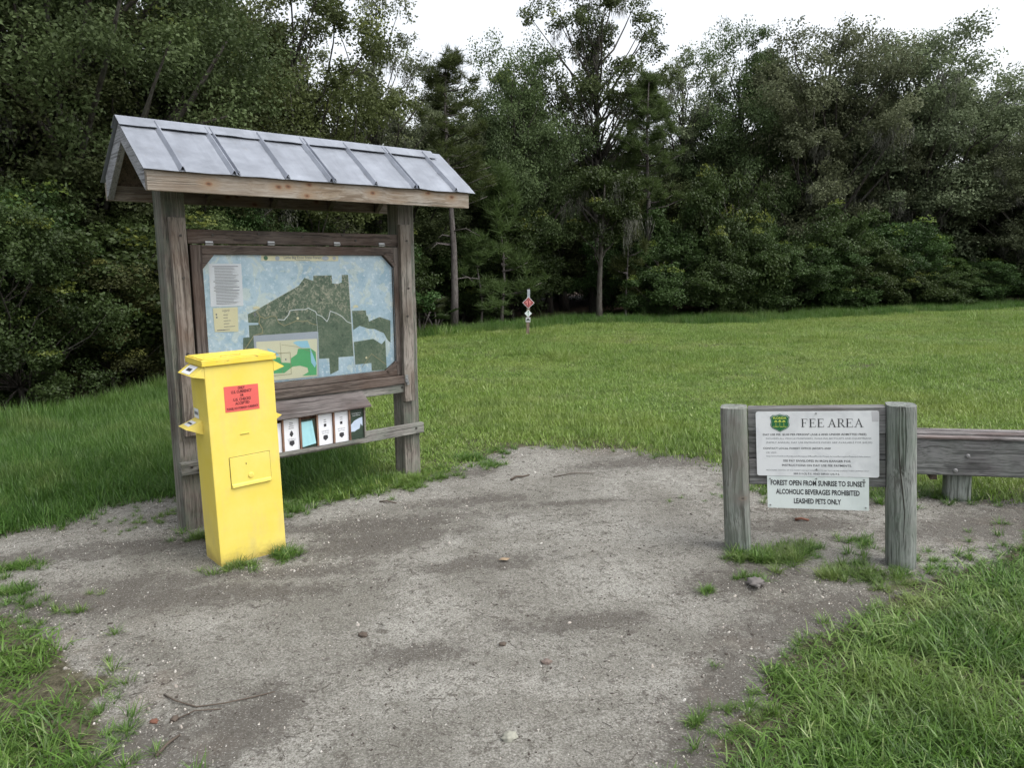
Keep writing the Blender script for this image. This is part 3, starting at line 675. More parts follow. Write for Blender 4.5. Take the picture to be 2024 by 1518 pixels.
def pine_template(seed, H, R, tr, z0, ntuft, nneed, nl=.22, dead=True):
    rg = np.random.default_rng(seed); mb = MB()
    tp = [(.05 * math.sin(i), .04 * math.cos(i * 1.3), -.1 + i / 6 * (H + .05)) for i in range(7)]
    mb.tube(tp, [tr * (1.2 if i == 0 else 1 - .14 * i) for i in range(7)], 9)
    tufts = []; nb = ntuft // 7
    for j in range(nb):
        t = rg.uniform(0, 1) ** .8; z = z0 + (H - z0) * t; an = rg.uniform(0, 6.283); ln = R * (1 - .72 * t) * rg.uniform(.6, 1.1)
        e = np.array([math.cos(an) * ln, math.sin(an) * ln, z + ln * .25]); s = np.array([0, 0, z]); m = (s + e) / 2 + np.array([0, 0, -.06 * ln])
        mb.tube([s, m, e], [.02, .014, .006], 5)
        for q in range(7): tufts.append(s + (e - s) * rg.uniform(.45, 1.05) + rg.normal(0, .10, 3))
    if dead:
        for j in range(6):
            z = z0 * rg.uniform(.35, .95); an = rg.uniform(0, 6.283); ln = rg.uniform(.3, .8)
            p = np.array([0, 0, z]); q = p + np.array([math.cos(an) * ln * .6, math.sin(an) * ln * .6, .05]); r = q + np.array([math.cos(an + .5) * ln * .4, math.sin(an + .5) * ln * .4, -.25 * ln])
            mb.tube([p, q, r], [.022, .014, .005], 5)
    tufts.append(np.array([0, 0, H])); tufts = np.array(tufts); k = len(tufts); N = k * nneed
    d = rg.normal(0, 1, (N, 3)); d[:, 2] = np.abs(d[:, 2]) * .9 + .15; d /= np.linalg.norm(d, axis=1)[:, None]
    C = np.repeat(tufts, nneed, 0) + rg.normal(0, .03, (N, 3)); a = np.cross(d, rg.normal(0, 1, (N, 3))); a /= np.linalg.norm(a, axis=1)[:, None]
    l = (nl * rg.uniform(.6, 1.1, N))[:, None]; w = .006
    V = np.stack([C - a * w, C + a * w, C + d * l * .6 + a * w * .8 - [0, 0, .01], C + d * l - [0, 0, .02]], 1).reshape(-1, 3); F = np.arange(N * 4).reshape(-1, 4)
    T = np.clip(np.repeat(rg.uniform(0, .5, k), nneed) + rg.uniform(0, .45, N), 0, 1)
    cm = npmesh('crown', V, F, M['needle'], {'tint': T}); tm = bpy.data.meshes.new('trunk'); tm.from_pydata(mb.v, [], mb.f); tm.materials.append(M['pinebark']); tm.shade_smooth()
    return [('trunk', tm), ('crown', cm)]

TP = {
 'oak_dense': tree_template(1, 8, 2.6, 4.7, 3.3, 120, 950, .80, .082, .050, M['leaf_oak'], tr=.15, moss=8),
 'oak_dense2': tree_template(2, 8, 2.8, 4.6, 3.2, 125, 900, .80, .082, .050, M['leaf_pale'], tr=.16, moss=24, mossl=.60, tipc=.03),
 'oak_yellow': tree_template(3, 7, 2.1, 4.3, 2.8, 80, 700, .62, .070, .042, M['leaf_yellow'], tr=.10, tipc=.12),
 'oak_airy': tree_template(4, 9, 2.0, 6.2, 2.9, 78, 420, .50, .080, .048, M['leaf_oak'], tr=.13, moss=9, shell=.45, mossl=.55, tipc=.05),
 'oak_airy2': tree_template(5, 9, 1.9, 6.0, 3.0, 50, 300, .50, .085, .05, M['leaf_pale'], tr=.11, moss=8, shell=.5),
 'bush': tree_template(6, 2.6, 1.3, 1.15, 1.25, 60, 620, .42, .062, .040, M['leaf_bush'], tr=.04, low=.15, top=.7, tipc=.14),
 'bush2': tree_template(7, 2.6, 1.25, 1.2, 1.3, 62, 600, .40, .062, .040, M['leaf_bush'], tr=.04, low=.12, top=.7, tipc=.08),
 'near_bush': tree_template(8, 2.5, 1.2, 1.15, 1.3, 95, 780, .34, .042, .026, M['leaf_bush'], tr=.035, low=.12, top=.7, tipc=.12),
 'near_bush2': tree_template(9, 2.5, 1.2, 1.2, 1.25, 90, 760, .34, .042, .024, M['leaf_yellow'], tr=.035, low=.12, top=.7, tipc=.10),
 'bright_bush': tree_template(10, 2.2, .9, 1.1, 1.0, 34, 600, .36, .06, .04, M['leaf_bright'], tr=.03, low=.2, top=.7, tipc=.2),
 'near_oak': tree_template(12, 8, 3.3, 4.9, 3.4, 190, 800, .78, .060, .036, M['leaf_oak'], tr=.2, tipc=.05, nlimb=60),
 'slim_oak': tree_template(13, 4.2, .95, 3.0, 1.2, 30, 420, .40, .075, .045, M['leaf_bush'], tr=.085, nlimb=16, tipc=.05, moss=5, mossl=.6),
 'pine': pine_template(14, 6.6, 1.25, .092, 3.1, 330, 46),
 'bushy_pine': pine_template(15, 6.0, 1.7, .10, 1.9, 420, 50, .26),
 'young_pine': pine_template(16, 2.3, .75, .035, .35, 150, 44, .24, dead=False),
}
def plant(name, tp, x, y, rz, sxy, sz, label, cat, group=None):
    o = empty(name, label, cat, group=group); o.location = (x, y, float(gh(x, y))); o.rotation_euler = (0, 0, rz); o.scale = (sxy, sxy, sz)
    for nm, me in TP[tp]: link(nm, me, o)
    return o
G1 = 'trees and bushes along the edge of the woods'
TREES = [
 # name, template, x, y, rot, sxy, sz, label
 ('oak_tree', 'near_oak', -6.9, 12.2, .3, 1.1, 1.12, 'big dark oak filling the sky above the left end of the kiosk roof'),
 ('oak_tree', 'near_oak', -9.6, 10.6, 2.3, 1.0, 1.05, 'dark oak at the left edge with white sky showing through its branches'),
 ('oak_tree', 'oak_yellow', -4.25, 16.0, 1.1, 1.08, 1.06, 'olive oak with sunlit yellowish leaves rising right behind the kiosk roof ridge'),
 ('oak_tree', 'oak_dense', -6.9, 18.5, 4.1, 1.0, 1.16, 'tall oak showing between the dark left oak and the olive oak behind the kiosk'),
 ('oak_tree', 'oak_airy2', -3.3, 20.0, .7, .95, .98, 'thin airy treetop against white sky just above the right half of the kiosk roof'),
 ('pine_tree', 'pine', -1.36, 18.1, .2, 1.05, .93, 'slender pine with bare grey trunk and crooked dead branches right of the kiosk'),
 ('oak_tree', 'oak_dense', .1, 22.4, 2.0, .74, .98, 'rounded oak right of the slender pine, below a white gap in the treetops'),
 ('oak_tree', 'oak_dense2', -2.2, 23.2, 5.0, .8, .92, 'mossy oak standing behind the slender pine'),
 ('oak_tree', 'oak_airy', 2.7, 24.0, 1.0, 1.1, 1.13, 'tall see-through oak with forking trunk and hanging moss above the trail entrance'),
 ('oak_tree', 'oak_dense', 1.35, 25.5, 4.0, .75, .90, 'dark oak filling the woods between the mossy oak and the tall see-through oak'),
 ('oak_tree', 'slim_oak', 2.37, 19.75, .4, 1.05, 1.05, 'slim young oak with pale bare trunk beside the trail entrance'),
 ('pine_tree', 'bushy_pine', 4.0, 22.4, 1.4, .95, 1.10, 'bushy light green pine with bare twigs right of the slim young oak'),
 ('oak_tree', 'oak_airy2', 5.9, 27.0, 3.0, 1.0, 1.06, 'open crowned oak against the sky between the tall see-through oak and the broad oaks'),
 ('oak_tree', 'oak_dense', 8.0, 27.0, .5, .85, 1.18, 'oak with lit yellow green top left of the broadest oak'),
 ('oak_tree', 'oak_dense2', 10.6, 26.6, 3.6, 1.12, 1.25, 'broad grey green oak hung with moss above the round bushy tree'),
 ('oak_tree', 'oak_dense2', 14.1, 27.4, 1.9, 1.30, 1.22, 'broadest and tallest oak, its mossy crown topping the right half of the woods'),
 ('oak_tree', 'oak_dense', 17.6, 28.2, 2.6, 1.1, 1.0, 'oak sloping down to the sky gap near the right edge'),
 ('oak_tree', 'oak_dense2', 17.4, 25.2, .9, .95, .72, 'low pale oak cut off by the right edge with its thick mossy trunk showing'),
 ('oak_tree', 'bush', 6.25, 22.0, 2.2, 1.25, 1.72, 'round glossy tree with yellow tipped leaves standing right of the bushy pine'),
 ('oak_tree', 'bush2', 4.75, 22.9, .2, 1.25, 1.45, 'dark leafy young oak half hidden between the bushy pine and the round glossy tree'),
 ('oak_tree', 'bush2', 9.5, 23.0, 1.3, 1.25, 1.35, 'leafy young oak with scattered yellow tips under the broad grey green oak'),
 ('oak_tree', 'bush', 11.9, 23.7, 5.5, 1.2, 1.12, 'low leafy young oak under the tallest oak'),
 ('oak_tree', 'bush2', .3, 22.2, 5.5, 1.2, 1.35, 'dark understorey tree in the shade behind the trail sign'),
 ('bush', 'near_bush', -5.6, 8.5, .0, 1.0, .96, 'near dark bush at the left edge with bright yellow-lit leaf tips'),
 ('bush', 'near_bush2', -5.25, 9.9, 1.0, .95, .78, 'yellow green bush touching the left kiosk post'),
 ('bush', 'near_bush', -6.7, 10.0, 2.0, 1.2, 1.12, 'tall dark bush behind the two nearest left bushes'),
 ('bush', 'near_bush2', -5.5, 12.2, 3.0, 1.15, 1.12, 'bush seen through the gap between the kiosk roof and the notice frame, at the left'),
 ('bush', 'near_bush', -4.9, 13.8, 4.0, 1.15, 1.15, 'bush seen through the gap under the kiosk roof, in the middle'),
 ('bush', 'bush2', -4.1, 15.7, 5.0, 1.15, 1.1, 'bush seen through the gap under the kiosk roof, at its right end'),
 ('bush', 'bush', -3.0, 17.6, .5, 1.1, 1.0, 'bush directly right of the kiosk posts at the edge of the lawn'),
 ('pine_tree', 'young_pine', -.75, 18.75, .5, 1.0, .95, 'young pine with drooping needles between the bare pine trunk and the trail sign'),
 ('pine_tree', 'young_pine', -.2, 19.6, 1.5, 1.3, 1.65, 'taller young pine behind the trail sign'),
 ('pine_tree', 'young_pine', 3.15, 20.6, 2.5, .9, 1.35, 'small pine right of the slim young oak'),
 ('bush', 'bush', 4.15, 21.0, 1.7, .95, .86, 'lawn edge bush nearest the slim young oak'),
 ('bush', 'bush2', 5.3, 21.1, 2.7, 1.0, .98, 'second lawn edge bush from the slim young oak'),
 ('bush', 'bush', 6.6, 21.35, 4.7, 1.0, .98, 'lawn edge bush in front of the round glossy tree'),
 ('bush', 'bush2', 7.8, 21.8, .7, 1.0, .86, 'lawn edge bush above the left end of the fee sign'),
 ('bush', 'bush', 9.2, 22.2, 3.7, 1.05, .80, 'lawn edge bush above the middle of the fee sign'),
 ('bush', 'bush2', 10.5, 22.7, 5.7, 1.0, .84, 'lawn edge bush above the right post of the fee sign'),
 ('bush', 'bush', 11.8, 23.1, 2.4, 1.0, .68, 'low lawn edge bush left of the bright green shrub'),
 ('bush', 'bright_bush', 13.5, 24.0, 1.0, 1.0, 1.05, 'bright green shrub glowing among the dark bushes left of the thick mossy trunk'),
 ('bush', 'bush2', 13.2, 23.5, 1.4, 1.0, .56, 'low dark bush in front of the bright green shrub'),
 ('bush', 'bush', 14.7, 24.0, .4, 1.0, .60, 'dark bush at the foot of the thick mossy trunk'),
 ('bush', 'bush2', 16.2, 24.5, 3.4, 1.1, .70, 'rightmost lawn edge bush, cut off by the right edge'),
]
for nm, tp, x, y, rz, a, b, lab in TREES:
    plant(nm, tp, x, y, rz, a, b, lab, 'tree' if 'tree' in nm else 'bush', G1)
# trees of the rows behind, of which only dark leaves between the edge trees show
rb = random.Random(5)
BACK = []
for x in np.arange(-16, 30, 2.6):
    ey = float(edge_y(x)); BACK.append((x + rb.uniform(-.6, .6), ey + 6.5 + rb.uniform(-.7, .7), 'oak_dense', rb.uniform(.85, 1.0), rb.uniform(.62, .74)))
for x in np.arange(-20, 36, 3.4):
    ey = float(edge_y(x)); BACK.append((x + rb.uniform(-.8, .8), ey + 11 + rb.uniform(-1, 1), 'oak_dense2', rb.uniform(1.0, 1.2), rb.uniform(.72, .84)))
for x, y, tp, a, b in BACK:
    if y < 8: continue
    plant('oak_tree', tp, x, y, rb.uniform(0, 6.28), a, b, 'shaded oak of the rows behind, glimpsed as dark leaves between the edge trees', 'tree', 'oaks deeper in the woods')
UND = []
for x in np.arange(-12, 26, 1.7):
    ey = float(edge_y(x)); UND.append((x + rb.uniform(-.5, .5), ey + 3.3 + rb.uniform(-.4, .6), rb.choice(['bush', 'bush2']), rb.uniform(1.1, 1.3), rb.uniform(.9, 1.25)))
for x in np.arange(-12, 30, 2.2):
    ey = float(edge_y(x)); UND.append((x + rb.uniform(-.5, .5), ey + 8.5 + rb.uniform(-.4, .6), rb.choice(['bush', 'bush2']), rb.uniform(1.3, 1.6), rb.uniform(1.3, 1.6)))
for x in np.arange(-24, 44, 2.3):
    ey = float(edge_y(x)); UND.append((x, ey + 14.5, 'bush', 1.9, 1.9))
for x, y, tp, a, b in UND:
    if y < 8.5 or abs(x - 1.3) < .8 and y < 24: continue
    plant('bush', tp, x, y, rb.uniform(0, 6.28), a, b, 'shaded understorey bush glimpsed behind the lawn edge bushes', 'bush', 'understorey bushes deeper in the woods')

# palmetto fans at the foot of the slender pine
def palmetto(x, y, label, s, seed):
    o = empty('saw_palmetto', label, 'plant', group='palmettos at the foot of the slender pine'); o.location = (x, y, float(gh(x, y))); rg = np.random.default_rng(seed)
    st = MB(); fr = MB()
    for i in range(9):
        an = rg.uniform(0, 6.28); ln = rg.uniform(.35, .6) * s; e = Vector((math.cos(an) * ln * .6, math.sin(an) * ln * .6, ln)); st.tube([(0, 0, 0), e * .5 + Vector((0, 0, .05)), e], .008, 4)
        out = Vector((math.cos(an), math.sin(an), .5)).normalized(); side = out.cross(Vector((0, 0, 1))).normalized(); up = side.cross(out)
        for k in range(15):
            t = -1.35 + 2.7 * k / 14; d = out * math.cos(t) + (side * math.sin(t)); L = .36 * s * (1 - .15 * abs(t)); q = d.cross(up).normalized() * .011
            fr.add([e - q, e + q, e + d * L * .6 + q * 1.2, e + d * L - Vector((0, 0, .05)), e + d * L * .6 - q * 1.2], [(0, 1, 2, 3, 4)])
    st.build('stem', M['pinebark'], o); fr.build('fronds', M['needle'], o)
palmetto(-2.05, 17.3, 'left and taller spiky palmetto at the foot of the slender pine', 1.25, 1); palmetto(-1.75, 17.75, 'right and lower spiky palmetto at the foot of the slender pine', .95, 2)

# ------------------------------------------------------------------ lettering
def text_mesh(s, size, xs=1., bold=0., align='CENTER'):
    cu = bpy.data.curves.new('t', 'FONT'); cu.body = s; cu.size = size; cu.align_x = align; cu.align_y = 'CENTER'; cu.offset = bold * size; cu.resolution_u = 2
    o = bpy.data.objects.new('t', cu); COL.objects.link(o); bpy.context.view_layer.update()
    dg = bpy.context.evaluated_depsgraph_get(); me = bpy.data.meshes.new_from_object(o.evaluated_get(dg))
    V = [(v.co.x * xs, v.co.y) for v in me.vertices]; F = [tuple(p.vertices) for p in me.polygons]
    bpy.data.objects.remove(o); bpy.data.curves.remove(cu); bpy.data.meshes.remove(me); return V, F
class Letters:
    """flat ink laid 0.6 mm proud of a vertical plate facing -y"""
    def __init__(s): s.mb = MB(); s.k = 0
    def line(s, txt, x, z, size, y, width=None, bold=0., align='CENTER', slope=0., xs=1.):
        V, F = text_mesh(txt, size, 1., bold, 'LEFT')
        if not V: return s
        x0, x1 = min(v[0] for v in V), max(v[0] for v in V)
        f = width / (x1 - x0) if width else xs; w = (x1 - x0) * f
        ox = x - w / 2 if align == 'CENTER' else x
        s.mb.add([((v[0] - x0) * f + ox, y, v[1] + z + slope * ((v[0] - x0) * f)) for v in V], F); return s
    def poly(s, pts, y): 
        s.k += 1; s.mb.add([(p[0], y - .00008 * (s.k % 9), p[1]) for p in pts], [tuple(range(len(pts)))]); return s
    def build(s, name, mat, parent):
        me = bpy.data.meshes.new(name); me.from_pydata(s.mb.v, [], s.mb.f); o = link(name, me, parent, mat); return o

def strip(pts, w):
    """ribbon polygons of width w along a polyline (x,z)"""
    out = []
    for a, b in zip(pts, pts[1:]):
        d = Vector(b) - Vector(a); n = Vector((-d.y, d.x)).normalized() * w / 2; e = d.normalized() * w * .3
        a2, b2 = Vector(a) - e, Vector(b) + e
        out.append([tuple(a2 - n), tuple(b2 - n), tuple(b2 + n), tuple(a2 + n)])
    return out

def flat(name, polys, y, mat, parent, jit=True):
    L = Letters()
    for p in polys: L.poly(p, y)
    return L.build(name, mat, parent)

# ------------------------------------------------------------------ notice kiosk
KM = frame(-2.0237, 4.4772, .73, -.0104)
kiosk = empty('notice_kiosk', 'weathered wooden notice kiosk with gabled metal roof and framed forest map', 'kiosk', KM)
W, PW = 1.7597, .137
def wobbly(mb, amp, seed=0):
    r = random.Random(seed); mb.v = [(x + r.uniform(-amp, amp), y + r.uniform(-amp, amp), z + r.uniform(-amp, amp)) for x, y, z in mb.v]; return mb
MB().box(0, PW, 0, .14, -.12, 2.16).build('post', M['post_z'], kiosk, bevel=.006)
MB().box(W - PW, W, 0, .14, -.12, 2.16).build('post', M['post_z'], kiosk, bevel=.006)
MB().box(.030, .121, -.040, -.001, .60, 1.900).build('batten', M['batten_z'], kiosk, bevel=.003)
MB().box(1.614, 1.702, -.040, -.001, .617, 1.905).build('batten', M['batten_z'], kiosk, bevel=.003)
MB().box(W + .001, W + .026, .035, .125, .96, 1.375).build('batten', M['batten_z'], kiosk, bevel=.003)
MB().box(PW + .001, W - PW - .001, .002, .045, 1.752, 1.836).build('header_board', M['frame_x'], kiosk, bevel=.003)
# notice case
case = MB().box(.150, 1.622, .035, .055, .78, 1.745).build('notice_board', M['frame_x'], kiosk)
MB().box(.1485, .217, .0, .034, .815, 1.745).build('frame_stile', M['frame_z'], case, bevel=.003)
MB().box(1.577, 1.622, .0, .034, .815, 1.745).build('frame_stile', M['frame_z'], case, bevel=.003)
MB().box(.2175, 1.5765, .001, .034, 1.688, 1.745).build('frame_rail', M['frame_x'], case, bevel=.003)
MB().box(.2175, 1.5765, .001, .034, .815, .858).build('frame_rail', M['frame_x'], case, bevel=.003)
for pl in ([(.218, 1.687), (.292, 1.687), (.218, 1.601)], [(1.576, 1.687), (1.490, 1.687), (1.576, 1.603)], [(1.576, .859), (1.484, .859), (1.576, .922)], [(.218, .859), (.30, .859), (.218, .93)]):
    MB().prism(pl, 'y', .004, .030).build('corner_wedge', M['frame_x'], case, bevel=.002)
    if pl[0][0] > 1: 
        a, b = Vector(pl[1]), Vector(pl[2]); n = Vector((.006, .006 if pl[0][1] > 1 else -.006))
        MB().prism([tuple(a), tuple(a + n * 3), tuple(b + n * 3), tuple(b)], 'y', -.006, .0035).build('corner_wedge', M['frame_x'], case, bevel=.002)
# printed map
MP = MB().box(.2185, 1.5755, .0300, .0335, .8595, 1.6865).build('map_sheet', M['map_base'], case)
ym = .0292
forest = [(0.488, 1.315), (0.534, 1.333), (0.592, 1.364), (0.846, 1.488), (0.89, 1.539), (0.916, 1.529), (0.953, 1.517), (0.954, 1.551), (1.092, 1.552), (1.093, 1.497), (1.137, 1.493), (1.166, 1.503), (1.169, 1.553), (1.219, 1.554), (1.225, 1.368), (1.231, 1.147), (1.236, 0.984), (1.116, 0.986), (1.112, 0.895), (1.046, 0.872), (1.043, 0.985), (0.968, 0.988), (0.97, 1.171), (0.524, 1.169), (0.528, 1.077), (0.449, 1.08), (0.338, 1.078), (0.339, 1.089), (0.443, 1.088), (0.448, 1.167), (0.489, 1.168), (0.49, 1.245), (0.553, 1.244), (0.554, 1.257), (0.488, 1.261)]
east = [(1.237, 1.303), (1.349, 1.302), (1.351, 1.267), (1.364, 1.258), (1.371, 1.221), (1.459, 1.25), (1.551, 1.219), (1.545, 1.058), (1.523, 1.075), (1.49, 1.131), (1.412, 1.166), (1.368, 1.169), (1.293, 1.195), (1.241, 1.169)]
south = [(1.241, 1.084), (1.4, 1.095), (1.469, 1.052), (1.501, 1.08), (1.505, 0.861), (1.377, 0.865), (1.377, 0.922), (1.246, 0.923), (1.244, 0.976)]
flat('forest_print', [forest, east, south], ym, M['map_forest'], case)
river = [(0.686, 1.271), (0.729, 1.266), (0.76, 1.295), (0.773, 1.325), (0.822, 1.33), (0.882, 1.328), (0.905, 1.337), (0.958, 1.31), (0.965, 1.292), (1.003, 1.276), (1.04, 1.239), (1.054, 1.263), (1.068, 1.309), (1.115, 1.292), (1.155, 1.269), (1.194, 1.23), (1.235, 1.213)]
trail = [(0.548, 1.332), (0.567, 1.298), (0.557, 1.258), (0.579, 1.216), (0.577, 1.189), (0.517, 1.176), (0.457, 1.096)]
trail2 = [(0.567, 1.298), (0.601, 1.282), (0.637, 1.294), (0.673, 1.292), (0.692, 1.25), (0.727, 1.228), (0.765, 1.239), (0.818, 1.257), (0.862, 1.248), (0.893, 1.253), (0.923, 1.231), (0.961, 1.221)]
outline = strip(forest[3:0:-1], .003) + strip([forest[13], forest[14], forest[15], forest[16]], .004) + strip([(1.236, .984), (1.243, .87)], .004) + strip([(.962, 1.29), (.966, 1.172)], .002) + strip([(.235, .9), (.28, 1.0), (.29, 1.09)], .006) + strip([(.33, .93), (.30, 1.0), (.35, 1.06)], .005)
flat('river_line', strip(river, .0055) + outline, ym - .0012, M['map_white'], case)
flat('trail_line', strip(trail, .006) + strip(trail2, .005) + strip([(1.30, .90), (1.38, .99), (1.50, .90)], .004), ym - .0014, M['map_tan'], case)
flat('map_inset_border', [[(.515, 1.176), (.966, 1.176), (.962, .868), (.515, .868)]], ym - .0022, M['map_band'], case)
flat('map_inset', [[(.530, 1.136), (.958, 1.127), (.946, .872), (.530, .876)]], ym - .0034, M['map_cream'], case)
flat('map_inset_forest', [[(0.635, 1.028), (0.686, 1.023), (0.691, 0.988), (0.757, 0.979), (0.762, 1.01), (0.805, 1.034), (0.815, 1.069), (0.906, 1.065), (0.943, 1.037), (0.944, 0.936), (0.941, 0.879), (0.835, 0.885), (0.882, 0.906), (0.876, 0.936), (0.823, 0.955), (0.77, 0.953), (0.709, 0.916), (0.636, 0.92)]], ym - .0044, M['map_green'], case)
flat('map_inset_water', [[(0.81, 1.121), (0.886, 1.119), (0.943, 0.958), (0.93, 0.931), (0.905, 0.969), (0.902, 1.069), (0.837, 1.074), (0.78, 1.113)], [(.60, 1.09), (.66, 1.06), (.68, 1.035), (.62, 1.04)]], ym - .0052, M['map_blue'], case)
sq = [(.60, 1.05), (.757, 1.05), (.757, .905), (.60, .905), (.60, 1.05)]
flat('map_inset_outline', strip(sq, .003) + strip([(.69, 1.12), (.695, .92)], .002) + strip([(.70, 1.105), (.80, 1.085), (.94, 1.03)], .002), ym - .0062, M['map_tan'], case)
flat('banner', [[(0.598, 1.684), (1.147, 1.684), (1.145, 1.648), (0.596, 1.650)]], ym - .002, M['legend'], case)
flat('notice_paper', [[(0.262, 1.633), (0.465, 1.632), (0.462, 1.369), (0.257, 1.372)]], ym - .0025, M['paper'], case)
flat('legend_paper', [[(0.269, 1.362), (0.425, 1.363), (0.419, 1.209), (0.271, 1.215)]], ym - .0025, M['legend'], case)
L = Letters(); L.line('Little Big Econ State Forest', .885, 1.670, .026, ym - .0030, width=.27, bold=.01)
L.poly([(.835, 1.6535), (.935, 1.6535), (.935, 1.6560), (.835, 1.6560)], ym - .0030)
L.line('Legend', .347, 1.345, .020, ym - .0035, width=.045)
for i, wd in enumerate((.03, .028, .045, .035, .07, .035)):      # entries too small to read in the photograph: rows of print
    zz = 1.318 - i * .0185; L.poly([(.330, zz - .0015), (.330 + wd, zz - .0015), (.330 + wd, zz + .0018), (.330, zz + .0018)], ym - .0035)
L.build('lettering', M['ink_grey'], case)
L = Letters(); rr = random.Random(3); z = 1.618
for i in range(26):
    hd = i in (0, 10, 14, 16)
    x0 = .283 if hd else .293
    L.poly([(x0, z), (x0 + rr.uniform(.10, .155), z), (x0 + rr.uniform(.10, .155), z - .0032), (x0, z - .0032)], ym - .0036) if not hd else L.poly([(x0, z), (x0 + .16, z), (x0 + .16, z - .0042), (x0, z - .0042)], ym - .0036)
    z -= .0092
L.poly([(.285, 1.227), (.335, 1.227), (.335, 1.222), (.285, 1.222)], ym - .0036)
for cx, cz in ((.283, 1.317), (.284, 1.299), (.72, 1.0)): L.poly([(cx, cz), (cx + .009, cz), (cx + .009, cz + .011), (cx, cz + .011)], ym - .0040)
L.poly([(.528, 1.30), (.54, 1.30), (.54, 1.322), (.528, 1.322)], ym - .004)
L.build('printed_lines', M['ink_grey'], case)
def disc(cx, cz, r, n=16, sx=1.): return [(cx + r * sx * math.cos(2 * math.pi * i / n), cz + r * math.sin(2 * math.pi * i / n)) for i in range(n)]
flat('banner_emblem', [disc(.627, 1.668, .0145)], ym - .0034, M['greenlogo'], case)
flat('banner_emblem', [disc(.705, 1.666, .015), disc(1.048, 1.667, .015, sx=1.7), disc(1.115, 1.667, .013)], ym - .0034, M['map_band'], case)
flat('map_tag', [[(.525, 1.345), (.565, 1.345), (.568, 1.358), (.545, 1.364), (.522, 1.358)], [(1.245, 1.325), (1.285, 1.325), (1.285, 1.337), (1.265, 1.345), (1.245, 1.337)], disc(.825, 1.272, .009), disc(1.335, .965, .008)], ym - .0040, M['legend'], case)
MB().box(.2182, 1.5758, .012, .016, .8592, 1.6868).build('glass_pane', M['glass'], case)
MB().box(.150, 1.640, -.034, .034, .750, .812).build('sill_rail', M['frame_x'], kiosk, bevel=.004)
MB().box(PW + .002, 1.640, -.020, .034, .686, .748).build('lower_board', M['rail_x'], kiosk, bevel=.004)
MB().box(-.012, W + .012, -.042, -.002, .363, .441).build('bottom_rail', M['rail_x'], kiosk, bevel=.003)
for hx, hz in [(0.263, 1.757), (0.656, 1.762), (1.125, 1.764), (1.479, 1.764)]:
    h = MB().box(hx - .023, hx + .023, -.003, .0005, hz - .013, hz + .010); h.tube([(hx - .024, -.006, hz - .004), (hx + .024, -.006, hz - .004)], .005, 6); h.build('hinge', M['steel'], kiosk)
hp = MB().box(1.615, 1.640, -.046, -.041, .765, .818); hp.tube([(1.628, -.05, .79), (1.628, -.064, .78), (1.628, -.064, .76), (1.628, -.05, .752)], .004, 6); hp.box(1.617, 1.639, -.060, -.047, .745, .768); hp.build('hasp_lock', M['steel'], kiosk)
def bolt(x, z, y, parent, r=.008, mat='dark_metal'):
    b = MB(); b.tube([(x, y + .006, z), (x, y - .004, z)], r, 10); return b.build('bolt', M[mat], parent)
for bx, bz, by in [(0.289, 1.804, .001), (0.579, 1.817, .001), (0.876, 1.805, .001), (1.171, 1.821, .001), (1.273, 1.787, .001), (.085, 1.795, -.041), (.085, 1.55, -.041), (.075, 1.1, -.041), (1.665, 1.79, -.041), (1.67, 1.45, -.041), (1.655, 1.249, -.041), (.05, .41, -.043), (1.70, .405, -.043), (.09, .385, -.043), (1.60, .725, -.021), (1.0, .715, -.021)]: bolt(bx, bz, by, kiosk)
# roof
ne, ze, nr, zr, zf = .335, 2.132, -.07, 2.438, 2.016
aL, aR = -.17, 2.035
roof = MB()
sl = (zr - ze) / (ne - nr)
roof.prism([(-ne + .02, ze - .022), (-nr, zr - .006), (-nr, zr - .026), (-ne + .02, ze - .042)], 'x', aL + .045, aR - .045)
yb = -(2 * nr - ne)
roof.prism([(yb - .02, ze - .022), (-nr + .0005, zr - .006), (-nr + .0005, zr - .026), (yb - .02, ze - .042)], 'x', aL + .045, aR - .045)
rf = roof.build('roof', M['under_y'], kiosk)
MB().box(aL + .006, aR - .02, -ne + .006, -ne + .040, zf, ze - .008).build('fascia', M['fascia_x'], rf, bevel=.002)
MB().box(aL + .006, aR - .02, yb - .040, yb - .006, zf, ze - .008).build('fascia', M['fascia_x'], rf, bevel=.002)
for x0, x1 in ((aL + .004, aL + .040), (aR - .056, aR - .022)):
    for s in (-1, 1):
        e = -ne + .041 if s < 0 else yb - .041; r = -nr - .0006 if s < 0 else -nr + .0006
        MB().prism([(e, ze - .004 + (.034 * sl)), (r, zr - .008), (r, zr - .125), (e, zf + .004)], 'x', x0, x1).build('barge_board', M['barge_y'], rf, bevel=.002)
for x in (.0, .42, .86, 1.30, 1.70):
    for s in (-1, 1):
        e = -ne + .045 if s < 0 else yb - .045; r = -nr - .0006 if s < 0 else -nr + .0006
        MB().prism([(e, ze - .045 + .034 * sl), (r, zr - .045), (r, zr - .125), (e, ze - .115)], 'x', x + .142 if x < .1 else x, x + .178 if x < .1 else x + .036).build('rafter', M['under_y'], rf)
